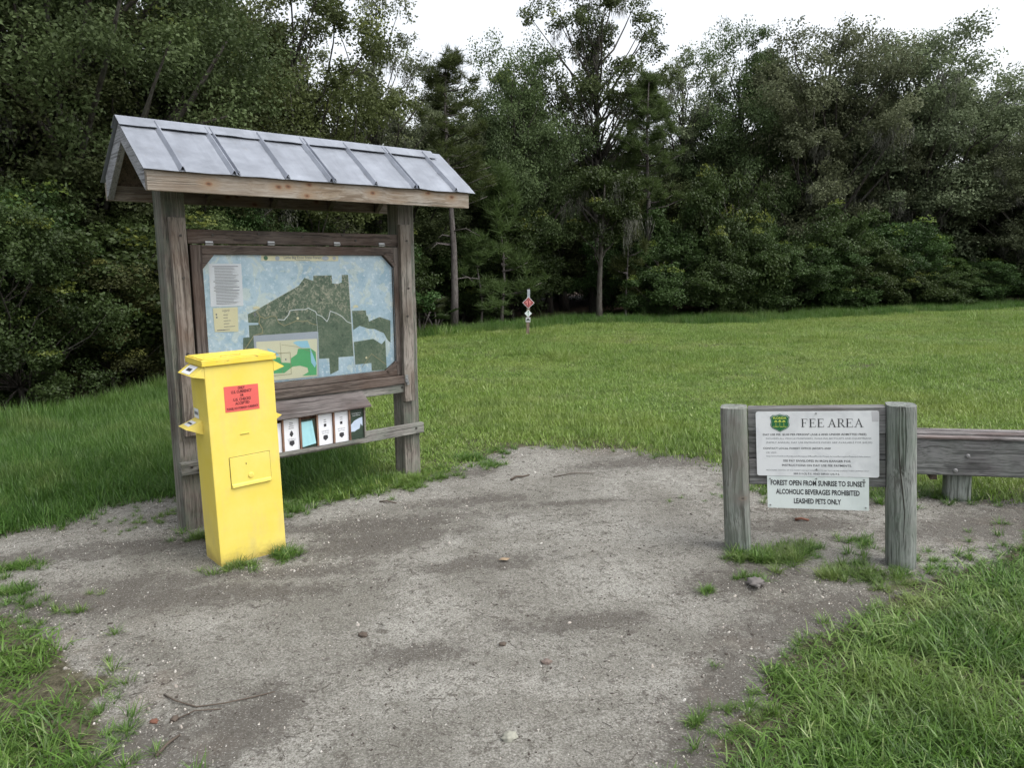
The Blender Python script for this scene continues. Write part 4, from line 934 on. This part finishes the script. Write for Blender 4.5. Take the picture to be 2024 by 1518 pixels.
# metal sheets with raised seams
def slope(t, side, up=0.):
    e_y = (-ne - .014) if side < 0 else (yb + .014); r_y = -nr; e_z = ze - .0106
    y = e_y + (r_y - e_y) * t; z = e_z + (zr - e_z) * t + up; return y, z
ribs = [.019, .317, .626, .926, 1.232, 1.551, 1.884]; dbl = {.317, .926, 1.551}
rr = random.Random(8)
for side in (-1, 1):
    prof = [(aL - .012, .0)]
    for a in ribs:
        prof += [(a - .033, .0), (a + .024, .0)]
        if a < 1.8: prof.append((a + .15, -.002))
    prof.append((aR + .025, .0))
    V = []; F = []; n = len(prof); T = 7
    for j in range(T + 1):
        t = j / T
        for a, u in prof:
            y, z = slope(t, side, u + .004 + rr.uniform(-.0015, .0015) + (rr.uniform(-.004, .002) if j == 0 else 0)); V.append((a + rr.uniform(-.001, .001), y, z))
    for j in range(T):
        for i in range(n - 1): F.append((j * n + i, j * n + i + 1, (j + 1) * n + i + 1, (j + 1) * n + i))
    me = bpy.data.meshes.new('metal_sheet'); me.from_pydata(V, [], F); o = link('metal_sheet', me, rf, M['metal']); sm = o.modifiers.new('s', 'SOLIDIFY'); sm.thickness = .0015
    for a in ribs:
        q = [(a - .033, -.001), (a - .016, .024), (a - .012, .024), (a - .004, .003), (a + .003, .003), (a + .009, .024), (a + .013, .024), (a + .024, -.001)] if a in dbl else [(a - .018, -.001), (a - .003, .026), (a + .003, .026), (a + .016, -.001)]
        V = []; F = []; n = len(q)
        for j in range(2):
            for u, h in q:
                yy, zz = slope(-.012 if j == 0 else .93, side, .0062 + h); V.append((u, yy, zz))
        for i in range(n - 1): F.append((i, i + 1, n + i + 1, n + i))
        me = bpy.data.meshes.new('seam'); me.from_pydata(V, [], F); link('seam', me, o, M['seam'])
cap = MB(); N = 24
for i in range(N + 1):
    x = aL - .018 + (aR - .06 - aL + .018) * i / N; dz = rr.uniform(-.003, .003)
    y1, z1 = slope(.80, -1, .022); y2, z2 = slope(.80, 1, .022)
    cap.v += [(x, y1, z1 + dz), (x, -nr - .008, zr + .018), (x, -nr + .008, zr + .018), (x, y2, z2 - dz)]
for i in range(N):
    for k in range(3): b = i * 4 + k; cap.f.append((b, b + 4, b + 5, b + 1))
me = bpy.data.meshes.new('ridge_cap'); me.from_pydata(cap.v, [], cap.f); o = link('ridge_cap', me, rf, M['metal']); sm = o.modifiers.new('s', 'SOLIDIFY'); sm.thickness = .002
# brochure rack
rk = MB().box(.24, 1.225, -.118, -.0435, .402, .414).build('brochure_rack', M['rail_x'], kiosk)
MB().box(.24, 1.225, -.0600, -.0435, .4145, .685).build('rack_back', M['rack_z'], rk)
MB().box(.24, 1.225, -.126, -.1185, .396, .422).build('rack_lip', M['rail_x'], rk)
for dx in (.246, .368, .490, .612, .735, .857, .979, 1.100, 1.219):
    MB().box(dx - .006, dx + .006, -.1178, -.0605, .4145, .650).build('divider', M['rack_z'] if dx < 1.2 else M['rail_x'], rk)
MB().prism([(-.148, .640), (-.148, .652), (-.0205, .742), (-.0205, .728)], 'x', .215, 1.258).build('rack_roof', M['rack_x'], rk, bevel=.002)

def brochure(x0, x1, z0, z1, mat, label, tilt=0., words=(), emblem=0, dark=False):
    o = empty('brochure', label, 'brochure', KM @ Matrix.Translation(((x0 + x1) / 2, -.104, z0)), group='brochures standing in the kiosk rack')
    w, h = (x1 - x0) / 2, z1 - z0; t = tilt
    MB().prism([(-w, 0), (w, 0), (w + t, h), (-w + t, h)], 'y', 0, .006).build('cover', mat, o)
    if words or emblem:
        L = Letters()
        for tx, zz, sz, wd in words:
            if tx: L.line(tx, 0, h * zz, sz, -.0010, width=wd)
            else: L.poly([(-wd / 2, h * zz - .0018), (wd / 2, h * zz - .0018), (wd / 2, h * zz + .0018), (-wd / 2, h * zz + .0018)], -.0010)
        if emblem:
            c = h * .24; L.poly([(-.016, c + .016), (0, c + .019), (.016, c + .016), (.018, c - .004), (0, c - .020), (-.018, c - .004)], -.0010)
            if emblem == 2: L.poly([(-.009, h * .60), (.009, h * .60), (.009, h * .60 + .02), (-.009, h * .60 + .02)], -.0012)
            if emblem == 3: L.poly([(-.013, h * .52), (0, h * .44), (.013, h * .52), (.008, h * .60), (0, h * .64), (-.008, h * .60)], -.0012)
        L.build('lettering', M['ink'] if not dark else M['paper'], o)
    return o
bw = (('Little Big Econ', .46, .011, .055), ('State Forest', .39, .011, .05))
brochure(.497, .605, .4147, .612, M['paper'], 'white brochure half hidden by the yellow box at the left of the rack')
brochure(.621, .728, .4147, .628, M['paper'], 'white brochure with a leaf shaped symbol, left of the teal sheet', words=(('', .88, .009, .028), ('', .83, .009, .024), ('', .77, .009, .034), ('', .71, .009, .036), ('Little Big Econ', .38, .010, .055), ('State Forest', .33, .010, .05)), emblem=3)
br = brochure(.742, .846, .4147, .610, M['coverdark'], 'dark brochure standing behind the teal sheet in the rack')
brochure(.864, .972, .4147, .628, M['paper'], 'white brochure with a black tent square, right of the teal sheet', words=(('', .82, .009, .018), ('', .75, .009, .02)) + bw, emblem=2)
brochure(.986, 1.094, .4147, .628, M['paper'], 'white brochure with a black hiker square, left of the dark photo brochure', words=(('', .82, .009, .022), ('', .75, .009, .02)) + bw, emblem=2)
b = brochure(1.107, 1.212, .4147, .628, M['coverdark'], 'dark green brochure with a white arched photo at the right end of the rack', words=(('Little Big Econ', .88, .012, .07), ('State Forest', .81, .012, .06)), dark=True)
flat('cover_photo', [[(-.046, .055), (.030, .055), (.046, .10), (.046, .155), (.02, .150), (-.02, .135), (-.046, .110)]], -.0012, M['coversky'], b)
flat('cover_trees', [[(-.046, .03), (.046, .03), (.046, .085), (.03, .11), (.02, .075), (0, .07), (-.02, .06), (-.046, .062)]], -.0020, M['coverdark'], b)
ts = empty('paper_sheet', 'blank teal sheet leaning in the rack between white brochures', 'paper', KM @ Matrix.Translation((.790, -.114, .4300)))
MB().prism([(-.046, 0), (.052, .012), (.030, .170), (-.047, .168)], 'y', 0, .004).build('sheet', M['teal'], ts)

# ------------------------------------------------------------------ yellow payment box
BM = frame(-1.5933, 3.9114, .7086, .0116, .019)
BM.translation.z = .0
box = empty('payment_box', 'tall yellow steel fee box with red currency sticker in front of the kiosk', 'payment box', BM)
bw_, bd_, bh_ = .3718, .2262, 1.100
bd = MB().box(0, bw_, 0, bd_, -.08, bh_).build('body', M['yellow'], box, bevel=.004)
lid = MB().box(-.014, bw_ + .014, -.014, bd_ + .018, 1.101, 1.133); lid.box(-.004, bw_ + .004, -.006, bd_ + .008, 1.1335, 1.138)
lid = lid.build('lid', M['yellow_lid'], box, bevel=.003)
MB().tube([(.10, .02, 1.140), (.10, .02, 1.150), (.20, .02, 1.150), (.20, .02, 1.140)], .004, 6).build('hasp', M['yellow_lid'], lid)
def awn(x0, sgn, y0, y1, zt, zm, zb, out, name='slot_hood'):
    m = MB().prism([(0, zt), (sgn * out, zm), (0, zb)], 'y', y0, y1); m.v = [(x0 + x, y, z) for x, y, z in m.v]
    return m.build(name, M['yellow'], box)
h1 = awn(-.0005, -1, .001, bd_ - .002, 1.097, 1.052, 1.036, .064)
h2 = awn(bw_ + .0005, 1, .001, bd_ - .002, 1.095, 1.054, 1.034, .062)
h3 = awn(-.0005, -1, .095, .218, .795, .762, .722, .088)
h4 = awn(bw_ + .0005, 1, .095, .218, .795, .762, .722, .070)
def sticker(p, name, mat, parent, ink=None):
    me = bpy.data.meshes.new(name); me.from_pydata(p, [], [(0, 1, 2, 3)]); o = link(name, me, parent, mat); return o
def onhood(u, v, zt, zm, out, lift=.0015):
    return (-.0005 - out * u - lift * .5, v, zt + (zm - zt) * u + lift)
sticker([onhood(u, v, 1.097, 1.052, .064) for u, v in ((.12, .06), (.12, .185), (.9, .185), (.9, .06))], 'hood_sticker', M['paper'], h1)
sticker([onhood(u, v, 1.097, 1.052, .064, .0025) for u, v in ((.4, .09), (.4, .155), (.65, .155), (.65, .09))], 'hood_print', M['ink'], h1)
sticker([onhood(u, v, .795, .762, .088) for u, v in ((.25, .12), (.25, .20), (.75, .20), (.75, .12))], 'hood_sticker', M['paper'], h3)
sticker([onhood(u, v, .795, .762, .088, .0025) for u, v in ((.44, .13), (.44, .19), (.56, .19), (.56, .13))], 'hood_print', M['ink'], h3)
sticker([(-.0012, .142, .80), (-.0012, .214, .80), (-.0012, .214, .853), (-.0012, .142, .853)], 'side_sticker', M['paper'], bd)
sticker([(-.0022, .150, .819), (-.0022, .206, .819), (-.0022, .206, .836), (-.0022, .150, .836)], 'side_print', M['ink_grey'], bd)
st = MB().prism([(.091, .842), (.277, .838), (.278, .977), (.092, .981)], 'y', -.0012, -.0002).build('red_sticker', M['red'], bd)
L = Letters()
for tx, z, wd, sz in (('ONLY', .9655, .038, .0205), ('U.S. CURRENCY', .946, .112, .0205), ('OR', .925, .021, .0205), ('U.S. CHECKS', .904, .095, .0205), ('ACCEPTED', .883, .078, .0205), ('PLEASE, NO FOREIGN CURRENCY', .8575, .170, .0165)):
    L.line(tx, .185, z, sz, -.0018, width=wd, bold=.04)
L.build('lettering', M['ink_red'], st)
MB().box(.161, .210, -.004, -.0003, .711, .717).build('slot_cover', M['yellow'], bd); MB().box(.163, .208, -.0046, -.0041, .7125, .7138).build('slot_line', M['dark_metal'], bd)
dr = MB(); dr.box(.091, .313, -.0045, -.0003, .423, .592).build('door', M['yellow'], bd, bevel=.0015)
gap = MB()
gap.box(.0885, .0905, -.0012, -.0002, .421, .594).box(.3135, .3152, -.0012, -.0002, .421, .594).box(.0885, .3152, -.0012, -.0002, .5925, .5945)
gap.build('door_gap', M['dark_metal'], bd)
MB().prism([(-.0048, .446), (-.0048, .424), (-.014, .428), (-.012, .441)], 'x', .094, .310).build('door_lip', M['yellow'], bd)
k_ = MB(); k_.tube([(.200, -.0046, .478), (.200, -.009, .478), (.200, -.011, .478)], [.016, .015, .010], 16); k_.build('knob', M['yellow'], bd, smooth=False)
MB().box(.176, .180, -.0056, -.0046, .543, .552).build('keyhole', M['dark_metal'], bd)

# ------------------------------------------------------------------ fee sign
FM = frame(1.1676, 4.0164, -.3371, .0551)
fee = empty('fee_sign', 'low wooden sign with white FEE AREA plate between two grey posts', 'sign', FM)
def roundpost(x0, x1, y0, y1, z0, z1, slant, sq=2.6, seed=0, n=28, taper=0.):
    m = MB(); r = random.Random(seed); ph = r.uniform(0, 6); K = 14
    cx, cy, rx, ry = (x0 + x1) / 2, (y0 + y1) / 2, (x1 - x0) / 2, (y1 - y0) / 2
    for j in range(K + 1):
        t = j / K; z = z0 + (z1 - z0) * t
        for i in range(n):
            a = 2 * math.pi * i / n; c, s = math.cos(a), math.sin(a)
            k = (abs(c) ** sq + abs(s) ** sq) ** (-1 / sq) * (1 + .010 * math.sin(3 * a + ph + t * 2) + .006 * math.sin(7 * a - t * 5) + taper * (1 - t))
            e = .985 if j == K else 1
            x = cx + rx * k * c * e; m.v.append((x, cy + ry * k * s * e, z + (slant * (x - cx) if j == K else 0)))
    for j in range(K):
        for i in range(n):
            a = j * n + i; b = j * n + (i + 1) % n; m.f.append((a, b, b + n, a + n))
    m.f.append(tuple(K * n + i for i in range(n))); return m
p1 = roundpost(-.004, .1345, -.01, .14, -.1, .803, -.03, 4.5, 1).build('post', M['fee_post'], fee, smooth=True, label='greenish left post with a big knot')
p2 = roundpost(.8141, .9555, -.01, .14, -.1, .806, -.05, 3.6, 2).build('post', M['fee_post_dark'], fee, smooth=True, label='darker right post split by a long crack')
for p in (p1, p2):
    md = p.modifiers.new('e', 'EDGE_SPLIT'); md.split_angle = math.radians(50)
ck = MB()
cr = [(.862, .70), (.866, .58), (.874, .46), (.884, .36), (.893, .26), (.889, .16), (.886, .08)]
for (a, za), (b, zb), w0, w1 in zip(cr, cr[1:], (.0005, .002, .003, .003, .002, .0015), (.002, .003, .003, .002, .0015, .0004)):
    ck.add([(a - w0, -.0125, za), (a + w0, -.0125, za), (b + w1, -.0128, zb), (b - w1, -.0128, zb)], [(0, 1, 2, 3)])
ck.build('crack', M['dark_metal'], p2)
for z0, z1, dy in ((.657, .796, 0), (.518, .6545, .012), (.372, .5155, .004)):
    MB().box(.1365, .8135, .040 + dy, .125 + dy, z0, z1).build('backing_board', M['beam_x'], fee, bevel=.004)
def rrect(x0, x1, z0, z1, r, n=5):
    o = []
    for cx, cz, a0 in ((x1 - r, z1 - r, 0), (x0 + r, z1 - r, 90), (x0 + r, z0 + r, 180), (x1 - r, z0 + r, 270)):
        for i in range(n + 1):
            a = math.radians(a0 + 90 * i / n); o.append((cx + r * math.cos(a), cz + r * math.sin(a)))
    return o
YP = .033
pl = MB().prism(rrect(.1788, .7809, .4261, .7786, .012), 'y', YP, YP + .004).build('sign_plate', M['white'], fee)
pl2 = MB().prism(rrect(.2298, .7325, .246, .4245, .003), 'y', YP + .002, YP + .0055).build('lower_plate', M['white2'], fee)
y = YP - .0007
# FEE AREA in serif capitals drawn by strokes
def serif(L, ch, x, z, h, w):
    sw, hw, sf = .135 * h, .045 * h, .055 * h
    R = lambda a, b, c, d: L.poly([(x + a, z + b), (x + c, z + b), (x + c, z + d), (x + a, z + d)], y)
    if ch in 'FE':
        R(.08 * w, 0, .08 * w + sw, h); R(-.05 * w, 0, .08 * w + sw * 1.9, hw); R(-.05 * w, h - hw, .95 * w, h); R(.08 * w, .49 * h, .70 * w, .49 * h + hw)
        R(.90 * w, .78 * h, .95 * w, h); R(.66 * w, .40 * h, .71 * w, .64 * h)
        if ch == 'E': R(.08 * w, 0, 1.0 * w, hw); R(.96 * w, 0, 1.01 * w, .24 * h)
    if ch == 'A':
        L.poly([(x + .52 * w, z + h * 1.01), (x + .12 * w, z), (x + .12 * w + hw * 1.2, z), (x + .52 * w + hw, z + h * .93)], y)
        L.poly([(x + .46 * w, z + h * 1.01), (x + .54 * w, z + h * 1.01), (x + .93 * w, z), (x + .93 * w - sw, z)], y)
        R(.26 * w, .33 * h, .78 * w, .33 * h + hw); R(-.02 * w, 0, .30 * w, hw); R(.68 * w, 0, 1.06 * w, hw)
    if ch == 'R':
        R(.08 * w, 0, .08 * w + sw, h); R(-.05 * w, 0, .08 * w + sw * 1.8, hw); R(-.05 * w, h - hw, .45 * w, h); R(.08 * w, .47 * h, .45 * w, .47 * h + hw)
        c = (x + .45 * w, z + .735 * h)
        for i in range(10):
            a0, a1 = math.radians(-90 + 18 * i), math.radians(-90 + 18 * (i + 1)); th = lambda a: hw + (sw - hw) * abs(math.cos(a)) ** 1.2
            ro, rz_ = .36 * w, .265 * h
            pt = lambda a, q: (c[0] + (ro - q * th(a)) * math.cos(a), c[1] + (rz_ - q * (th(a) * abs(math.cos(a)) * .6 + hw * (1 - abs(math.cos(a))))) * math.sin(a))
            L.poly([pt(a0, 0), pt(a1, 0), pt(a1, 1), pt(a0, 1)], y)
        L.poly([(x + .40 * w, z + .49 * h), (x + .40 * w + sw * .8, z + .49 * h), (x + 1.02 * w, z), (x + 1.02 * w - sw * 1.1, z)], y); R(.84 * w, 0, 1.10 * w, hw)
L = Letters(); hL = .0455; zL = .6935; x = .409
for ch in 'FEE':
    serif(L, ch, x, zL, hL, .030); x += .0395
x = .536
for ch, w_ in (('A', .042), ('R', .035), ('E', .031), ('A', .042)):
    serif(L, ch, x, zL, hL, w_); x += w_ + .0065
L.line('DAY USE FEE: $2.00 PER PERSON* (AGE 6 AND UNDER ADMITTED FREE)', .214, .6525, .0150, y, width=.507, bold=.012, align='LEFT', slope=.006)
L.line('CONTACT LOCAL FOREST OFFICE (407)971-3500', .213, .5770, .0145, y, width=.337, bold=.012, align='LEFT', slope=.006)
L.line('SEE PAY ENVELOPES IN IRON RANGER FOR', .480, .5095, .0160, y, width=.333, bold=.012, slope=.004)
L.line('INSTRUCTIONS ON DAY USE FEE PAYMENTS.', .479, .4850, .0160, y, width=.342, bold=.012, slope=.004)
L.line('589.011(3) F.S. AND 589.011(4) F.S.', .479, .4395, .0140, y, width=.228, bold=.01, slope=.004)
L.build('lettering', M['ink'], pl)
L = Letters()
L.line('INCLUDES ALL VEHICLE PASSENGERS, WALK-INS, BICYCLISTS AND EQUESTRIANS', .229, .6310, .0130, y, width=.515, align='LEFT', slope=.006)
L.line('(FAMILY ANNUAL DAY USE ENTRANCE PASSES ARE AVAILABLE FOR $45.00)', .229, .6090, .0135, y, width=.519, align='LEFT', slope=.006)
L.line('OR VISIT:', .228, .5535, .0130, y, width=.055, align='LEFT')
L.line('http://www.freshfromflorida.com/Divisions-Offices/Florida-Forest-Service/Recreation/Fees-and-Information', .229, .5345, .0120, y, width=.511, align='LEFT', slope=.005)
L.line('*REGISTERED CAMPERS AT THIS FOREST ARE NOT REQUIRED TO PAY DAY USE FEE DURING THEIR CAMPING STAY', .225, .4570, .0095, y, width=.507, align='LEFT', slope=.005)
L.build('small_lettering', M['ink_grey'], pl)
def shield(cx, cz, w, h):
    P = [(0, .5), (.10, .455), (.22, .43), (.36, .44), (.43, .37), (.5, .32), (.455, .20), (.44, .05), (.485, -.08), (.46, -.20), (.36, -.31), (.18, -.40), (0, -.5)]
    return [(cx + a * w, cz + b * h) for a, b in P] + [(cx - a * w, cz + b * h) for a, b in P[-2:0:-1]]
flat('shield_edge', [shield(.301, .717, .100, .098)], y, M['greenlogo'], pl)
flat('shield_ring', [shield(.301, .717, .092, .090)], y - .0009, M['paper'], pl)
flat('shield', [shield(.301, .717, .089, .087)], y - .0018, M['greenlogo'], pl)
L = Letters(); L.line('FLORIDA', .301, .7435, .0165, y - .0026, width=.066, bold=.02)
L.line('FOREST SERVICE', .301, .6965, .0085, y - .0026, width=.066, bold=.01)
for tx in (-.020, 0, .020):
    L.poly([(.301 + tx - .0007, .700), (.301 + tx + .0007, .700), (.301 + tx + .0007, .722), (.301 + tx - .0007, .722)], y - .0026)
    L.poly([(.301 + tx - .009, .7215), (.301 + tx - .006, .728), (.301 + tx, .7325 if tx else .735), (.301 + tx + .006, .728), (.301 + tx + .009, .7215), (.301 + tx, .7245)], y - .0027)
L.build('shield_emblem', M['yellowlogo'], pl)
flat('tape_patch', [[(.745, .777), (.780, .777), (.778, .722), (.748, .723)]], y, M['tape'], pl)
L = Letters()
L.line('FOREST OPEN FROM SUNRISE TO SUNSET', .482, .3865, .0390, y + .002, width=.468, bold=.03)
L.line('ALCOHOLIC BEVERAGES PROHIBITED', .481, .3375, .0390, y + .002, width=.414, bold=.03)
L.line('LEASHED PETS ONLY', .481, .2870, .0390, y + .002, width=.234, bold=.03)
L.build('lettering', M['ink'], pl2)
for bx, bz in ((.481, .768), (.480, .4665)): bolt(bx, bz, YP - .001, pl, .0042, 'steel')
for bx, bz in ((.245, .409), (.478, .4145), (.709, .412), (.244, .262), (.716, .262)): bolt(bx, bz, YP + .001, pl2, .0042, 'steel')
# little spike of steel where the plate overlaps the lower board
# ------------------------------------------------------------------ bench
NM = frame(2.66, 4.8242, -.3193, .0275)
bench = empty('bench', 'low heavy grey timber bench behind the right post of the fee sign', 'bench', NM)
for i, (y0, y1, dz) in enumerate(((-.012, .050, 0), (.092, .152, .004), (.194, .262, .001))):
    MB().box(-.10, 2.62, y0, y1, .4225 + dz, .458 + dz - .02).build('seat_plank', M['bench_x'], bench, bevel=.004)
MB().box(-.09, 2.60, 0, .055, .181, .4218).build('side_beam', M['beam_x'], bench, bevel=.006)
MB().box(-.09, 2.60, .205, .255, .231, .4218).build('side_beam', M['beam_x'], bench, bevel=.006)
for px in (.180, 2.2): roundpost(px, px + .155, .056, .204, -.12, .4215, 0, 5., 4).build('leg', M['fee_post'], bench, smooth=True)
MB().box(.085, .125, .056, .204, .135, .30).build('cross_brace', M['under_y'], bench)
for bx, bz in ((.285, .314), (.218, .215), (2.3, .314), (2.24, .215)):
    b = MB(); b.tube([(bx, .002, bz), (bx, -.004, bz), (bx, -.009, bz)], [.016, .014, .008], 14); b.build('bolt', M['dull_steel'], bench, smooth=False)

# ------------------------------------------------------------------ trail marker out by the woods
TM = frame(.345, 16.43, 0, -.035); TM.translation = Vector((.36, 16.43, float(gh(.36, 16.43))))
tr = empty('trail_post', 'thin wooden trail marker with red diamond sign at the edge of the woods', 'trail marker', TM)
MB().box(-.034, .034, 0, .07, -.2, .62).build('post', M['sign_z'], tr, bevel=.004)
MB().box(-.030, .030, .004, .066, .6201, 1.005).build('post_top', wood('pale_painted_post', 'z', (.2, .22, .24), (.38, .42, .46), (.45, .48, .5)), tr, bevel=.004)
def diamond(cx, cz, r): return [(cx, cz - r), (cx + r, cz), (cx, cz + r), (cx - r, cz)]
d1 = MB().prism(diamond(0, .722, .130), 'y', -.008, -.004).build('red_diamond', M['white'], tr)
flat('diamond_face', [diamond(0, .722, .119)], -.0095, plain('weathered_red', (.30, .075, .075), .5), d1)
RB = plain('worn_pink', (.62, .22, .21), .5)
flat('diamond_symbol', [[(-.065, .73), (-.045, .755), (.0, .775), (.045, .76), (.062, .73), (.045, .725), (.042, .66), (.030, .66), (.026, .715), (.012, .715), (.010, .65), (-.004, .65), (-.010, .70), (-.022, .66), (-.034, .67), (-.030, .72), (-.05, .722)]], -.0115, RB, d1)
flat('diamond_figure', [disc(-.002, .760, .012), [(-.010, .75), (.010, .75), (.012, .70), (.006, .655), (-.004, .655), (-.008, .70)]], -.0135, plain('dark_red_figure', (.22, .02, .03), .5), d1)
d2 = MB().prism(diamond(0, .492, .080), 'y', -.008, -.004).build('white_diamond', M['white2'], tr)
flat('diamond_symbol', [[(-.012, .515), (.012, .515), (.012, .545), (-.012, .545)], [(-.004, .43), (.004, .43), (.006, .505), (-.006, .505)]], -.0095, M['greenlogo'], d2)
d3 = MB().box(-.050, .050, -.008, -.004, .305, .408).build('small_plate', M['tape'], tr)
flat('plate_symbol', [[(-.040, .345), (-.01, .385), (.01, .385), (.040, .345), (.035, .33), (.0, .345), (-.03, .33)]], -.0095, M['coverdark'], d3)

# ------------------------------------------------------------------ loose things on the sand
DW = plain('dark_dead_wood', (.075, .058, .045), .9, var=.4); RW = plain('rusty_bark', (.13, .055, .035), .9, var=.3); BR = plain('brown_dead_leaf', (.26, .19, .12), .8, var=.3)
def twig(pts, r, mat, label, nm='twig', side=None):
    cx, cy = pts[0]; m = MB(); m.tube([(x - cx, y_ - cy, float(gh(x, y_)) + r * .7 + (.01 if 0 < i < len(pts) - 1 and i % 2 else 0)) for i, (x, y_) in enumerate(pts)], [r * (1 - .5 * i / len(pts)) for i in range(len(pts))], 6)
    if side: m.tube([(pts[side][0] - cx, pts[side][1] - cy, r), (pts[side][0] - cx + .03, pts[side][1] - cy + .04, r * 2)], r * .5, 5)
    o = m.build(nm, mat, None, smooth=True); o.location = (cx, cy, 0); tag(o, label, 'twig', 'twigs lying on the sand')
twig([(-.02, 5.48), (.02, 5.53), (.07, 5.56), (.12, 5.60)], .009, DW, 'short thick dark twig on the far sand right of the kiosk')
twig([(-1.34, 2.66), (-1.27, 2.60), (-1.18, 2.57), (-1.08, 2.57), (-1.0, 2.62), (-.92, 2.66)], .0035, DW, 'long thin curved twig on the lower left sand', side=3)
twig([(-1.24, 2.48), (-1.17, 2.53), (-1.08, 2.55)], .003, DW, 'thin straight twig just under the long curved one')
twig([(-1.20, 2.29), (-1.185, 2.34), (-1.17, 2.40)], .006, DW, 'stubby dark twig pointing away near the bottom left')
twig([(-.92, 5.0), (-.87, 4.985), (-.80, 4.97)], .006, DW, 'dark twig in the grass strip behind the yellow box')
twig([(1.735, 4.50), (1.77, 4.492), (1.815, 4.485)], .010, RW, 'rust red piece of bark under the fee sign', 'bark_piece')
twig([(.30, 5.55), (.45, 5.62), (.62, 5.64)], .004, DW, 'pale thin twig near the far lawn edge')
def clod(x, y_, r, mat, label, nm, cat, sd, flatz=.6):
    me = bpy.data.meshes.new(nm); bm = bmesh.new(); bmesh.ops.create_icosphere(bm, subdivisions=3, radius=1); rr = random.Random(sd)
    from mathutils import noise as mn
    for v in bm.verts:
        n = mn.fractal(v.co * 2.1 + Vector((sd, 0, 0)), 1, 2, 4); v.co *= r * (1 + .45 * n); v.co.z *= flatz; v.co.x *= 1.25
    bm.to_mesh(me); bm.free(); o = link(nm, me, None, mat); o.location = (x, y_, float(gh(x, y_)) + r * .25); o.rotation_euler = (0, 0, rr.uniform(0, 3)); me.shade_smooth(); tag(o, label, cat, 'loose bits on the sand')
SM = plain('brown_stone', (.13, .10, .085), .85, var=.4, scale=50); PS = plain('mossy_stone', (.24, .24, .20), .9, var=.5, scale=60)
clod(.12, 2.86, .017, SM, 'small brown stone on the open sand below the middle', 'stone', 'stone', 1)
clod(-.67, 3.10, .017, DW, 'black clod of earth on the sand left of the middle', 'earth_clod', 'clod', 2)
clod(-.06, 3.01, .014, DW, 'small dark clod with a leaf scrap in the middle of the sand', 'earth_clod', 'clod', 3, .4)
clod(-.03, 2.37, .022, PS, 'pale crumbly stone at the bottom centre of the sand', 'stone', 'stone', 4)
clod(-1.23, 2.50, .014, DW, 'dark clod beside the curved twig', 'earth_clod', 'clod', 5)
clod(-1.30, 2.49, .013, RW, 'reddish brown clod left of the dark clod and curved twig', 'earth_clod', 'clod', 6, .4)
clod(1.17, 3.50, .036, plain('grey_soil_lump', (.12, .11, .105), .95, var=.3, scale=40), 'low grey lump of soil below the grass tuft under the fee sign', 'earth_clod', 'clod', 7, .4)
lf = MB(); lf.add([(-.03, 0, .003), (-.01, .016, .010), (.018, .013, .006), (.034, 0, .012), (.015, -.014, .005), (-.012, -.015, .009)], [(0, 1, 2, 3, 4, 5)])
o = lf.build('fallen_leaf', BR); o.location = (-.06, 3.92, .006); tag(o, 'pale brown fallen leaf in the middle of the sand', 'leaf', 'loose bits on the sand')
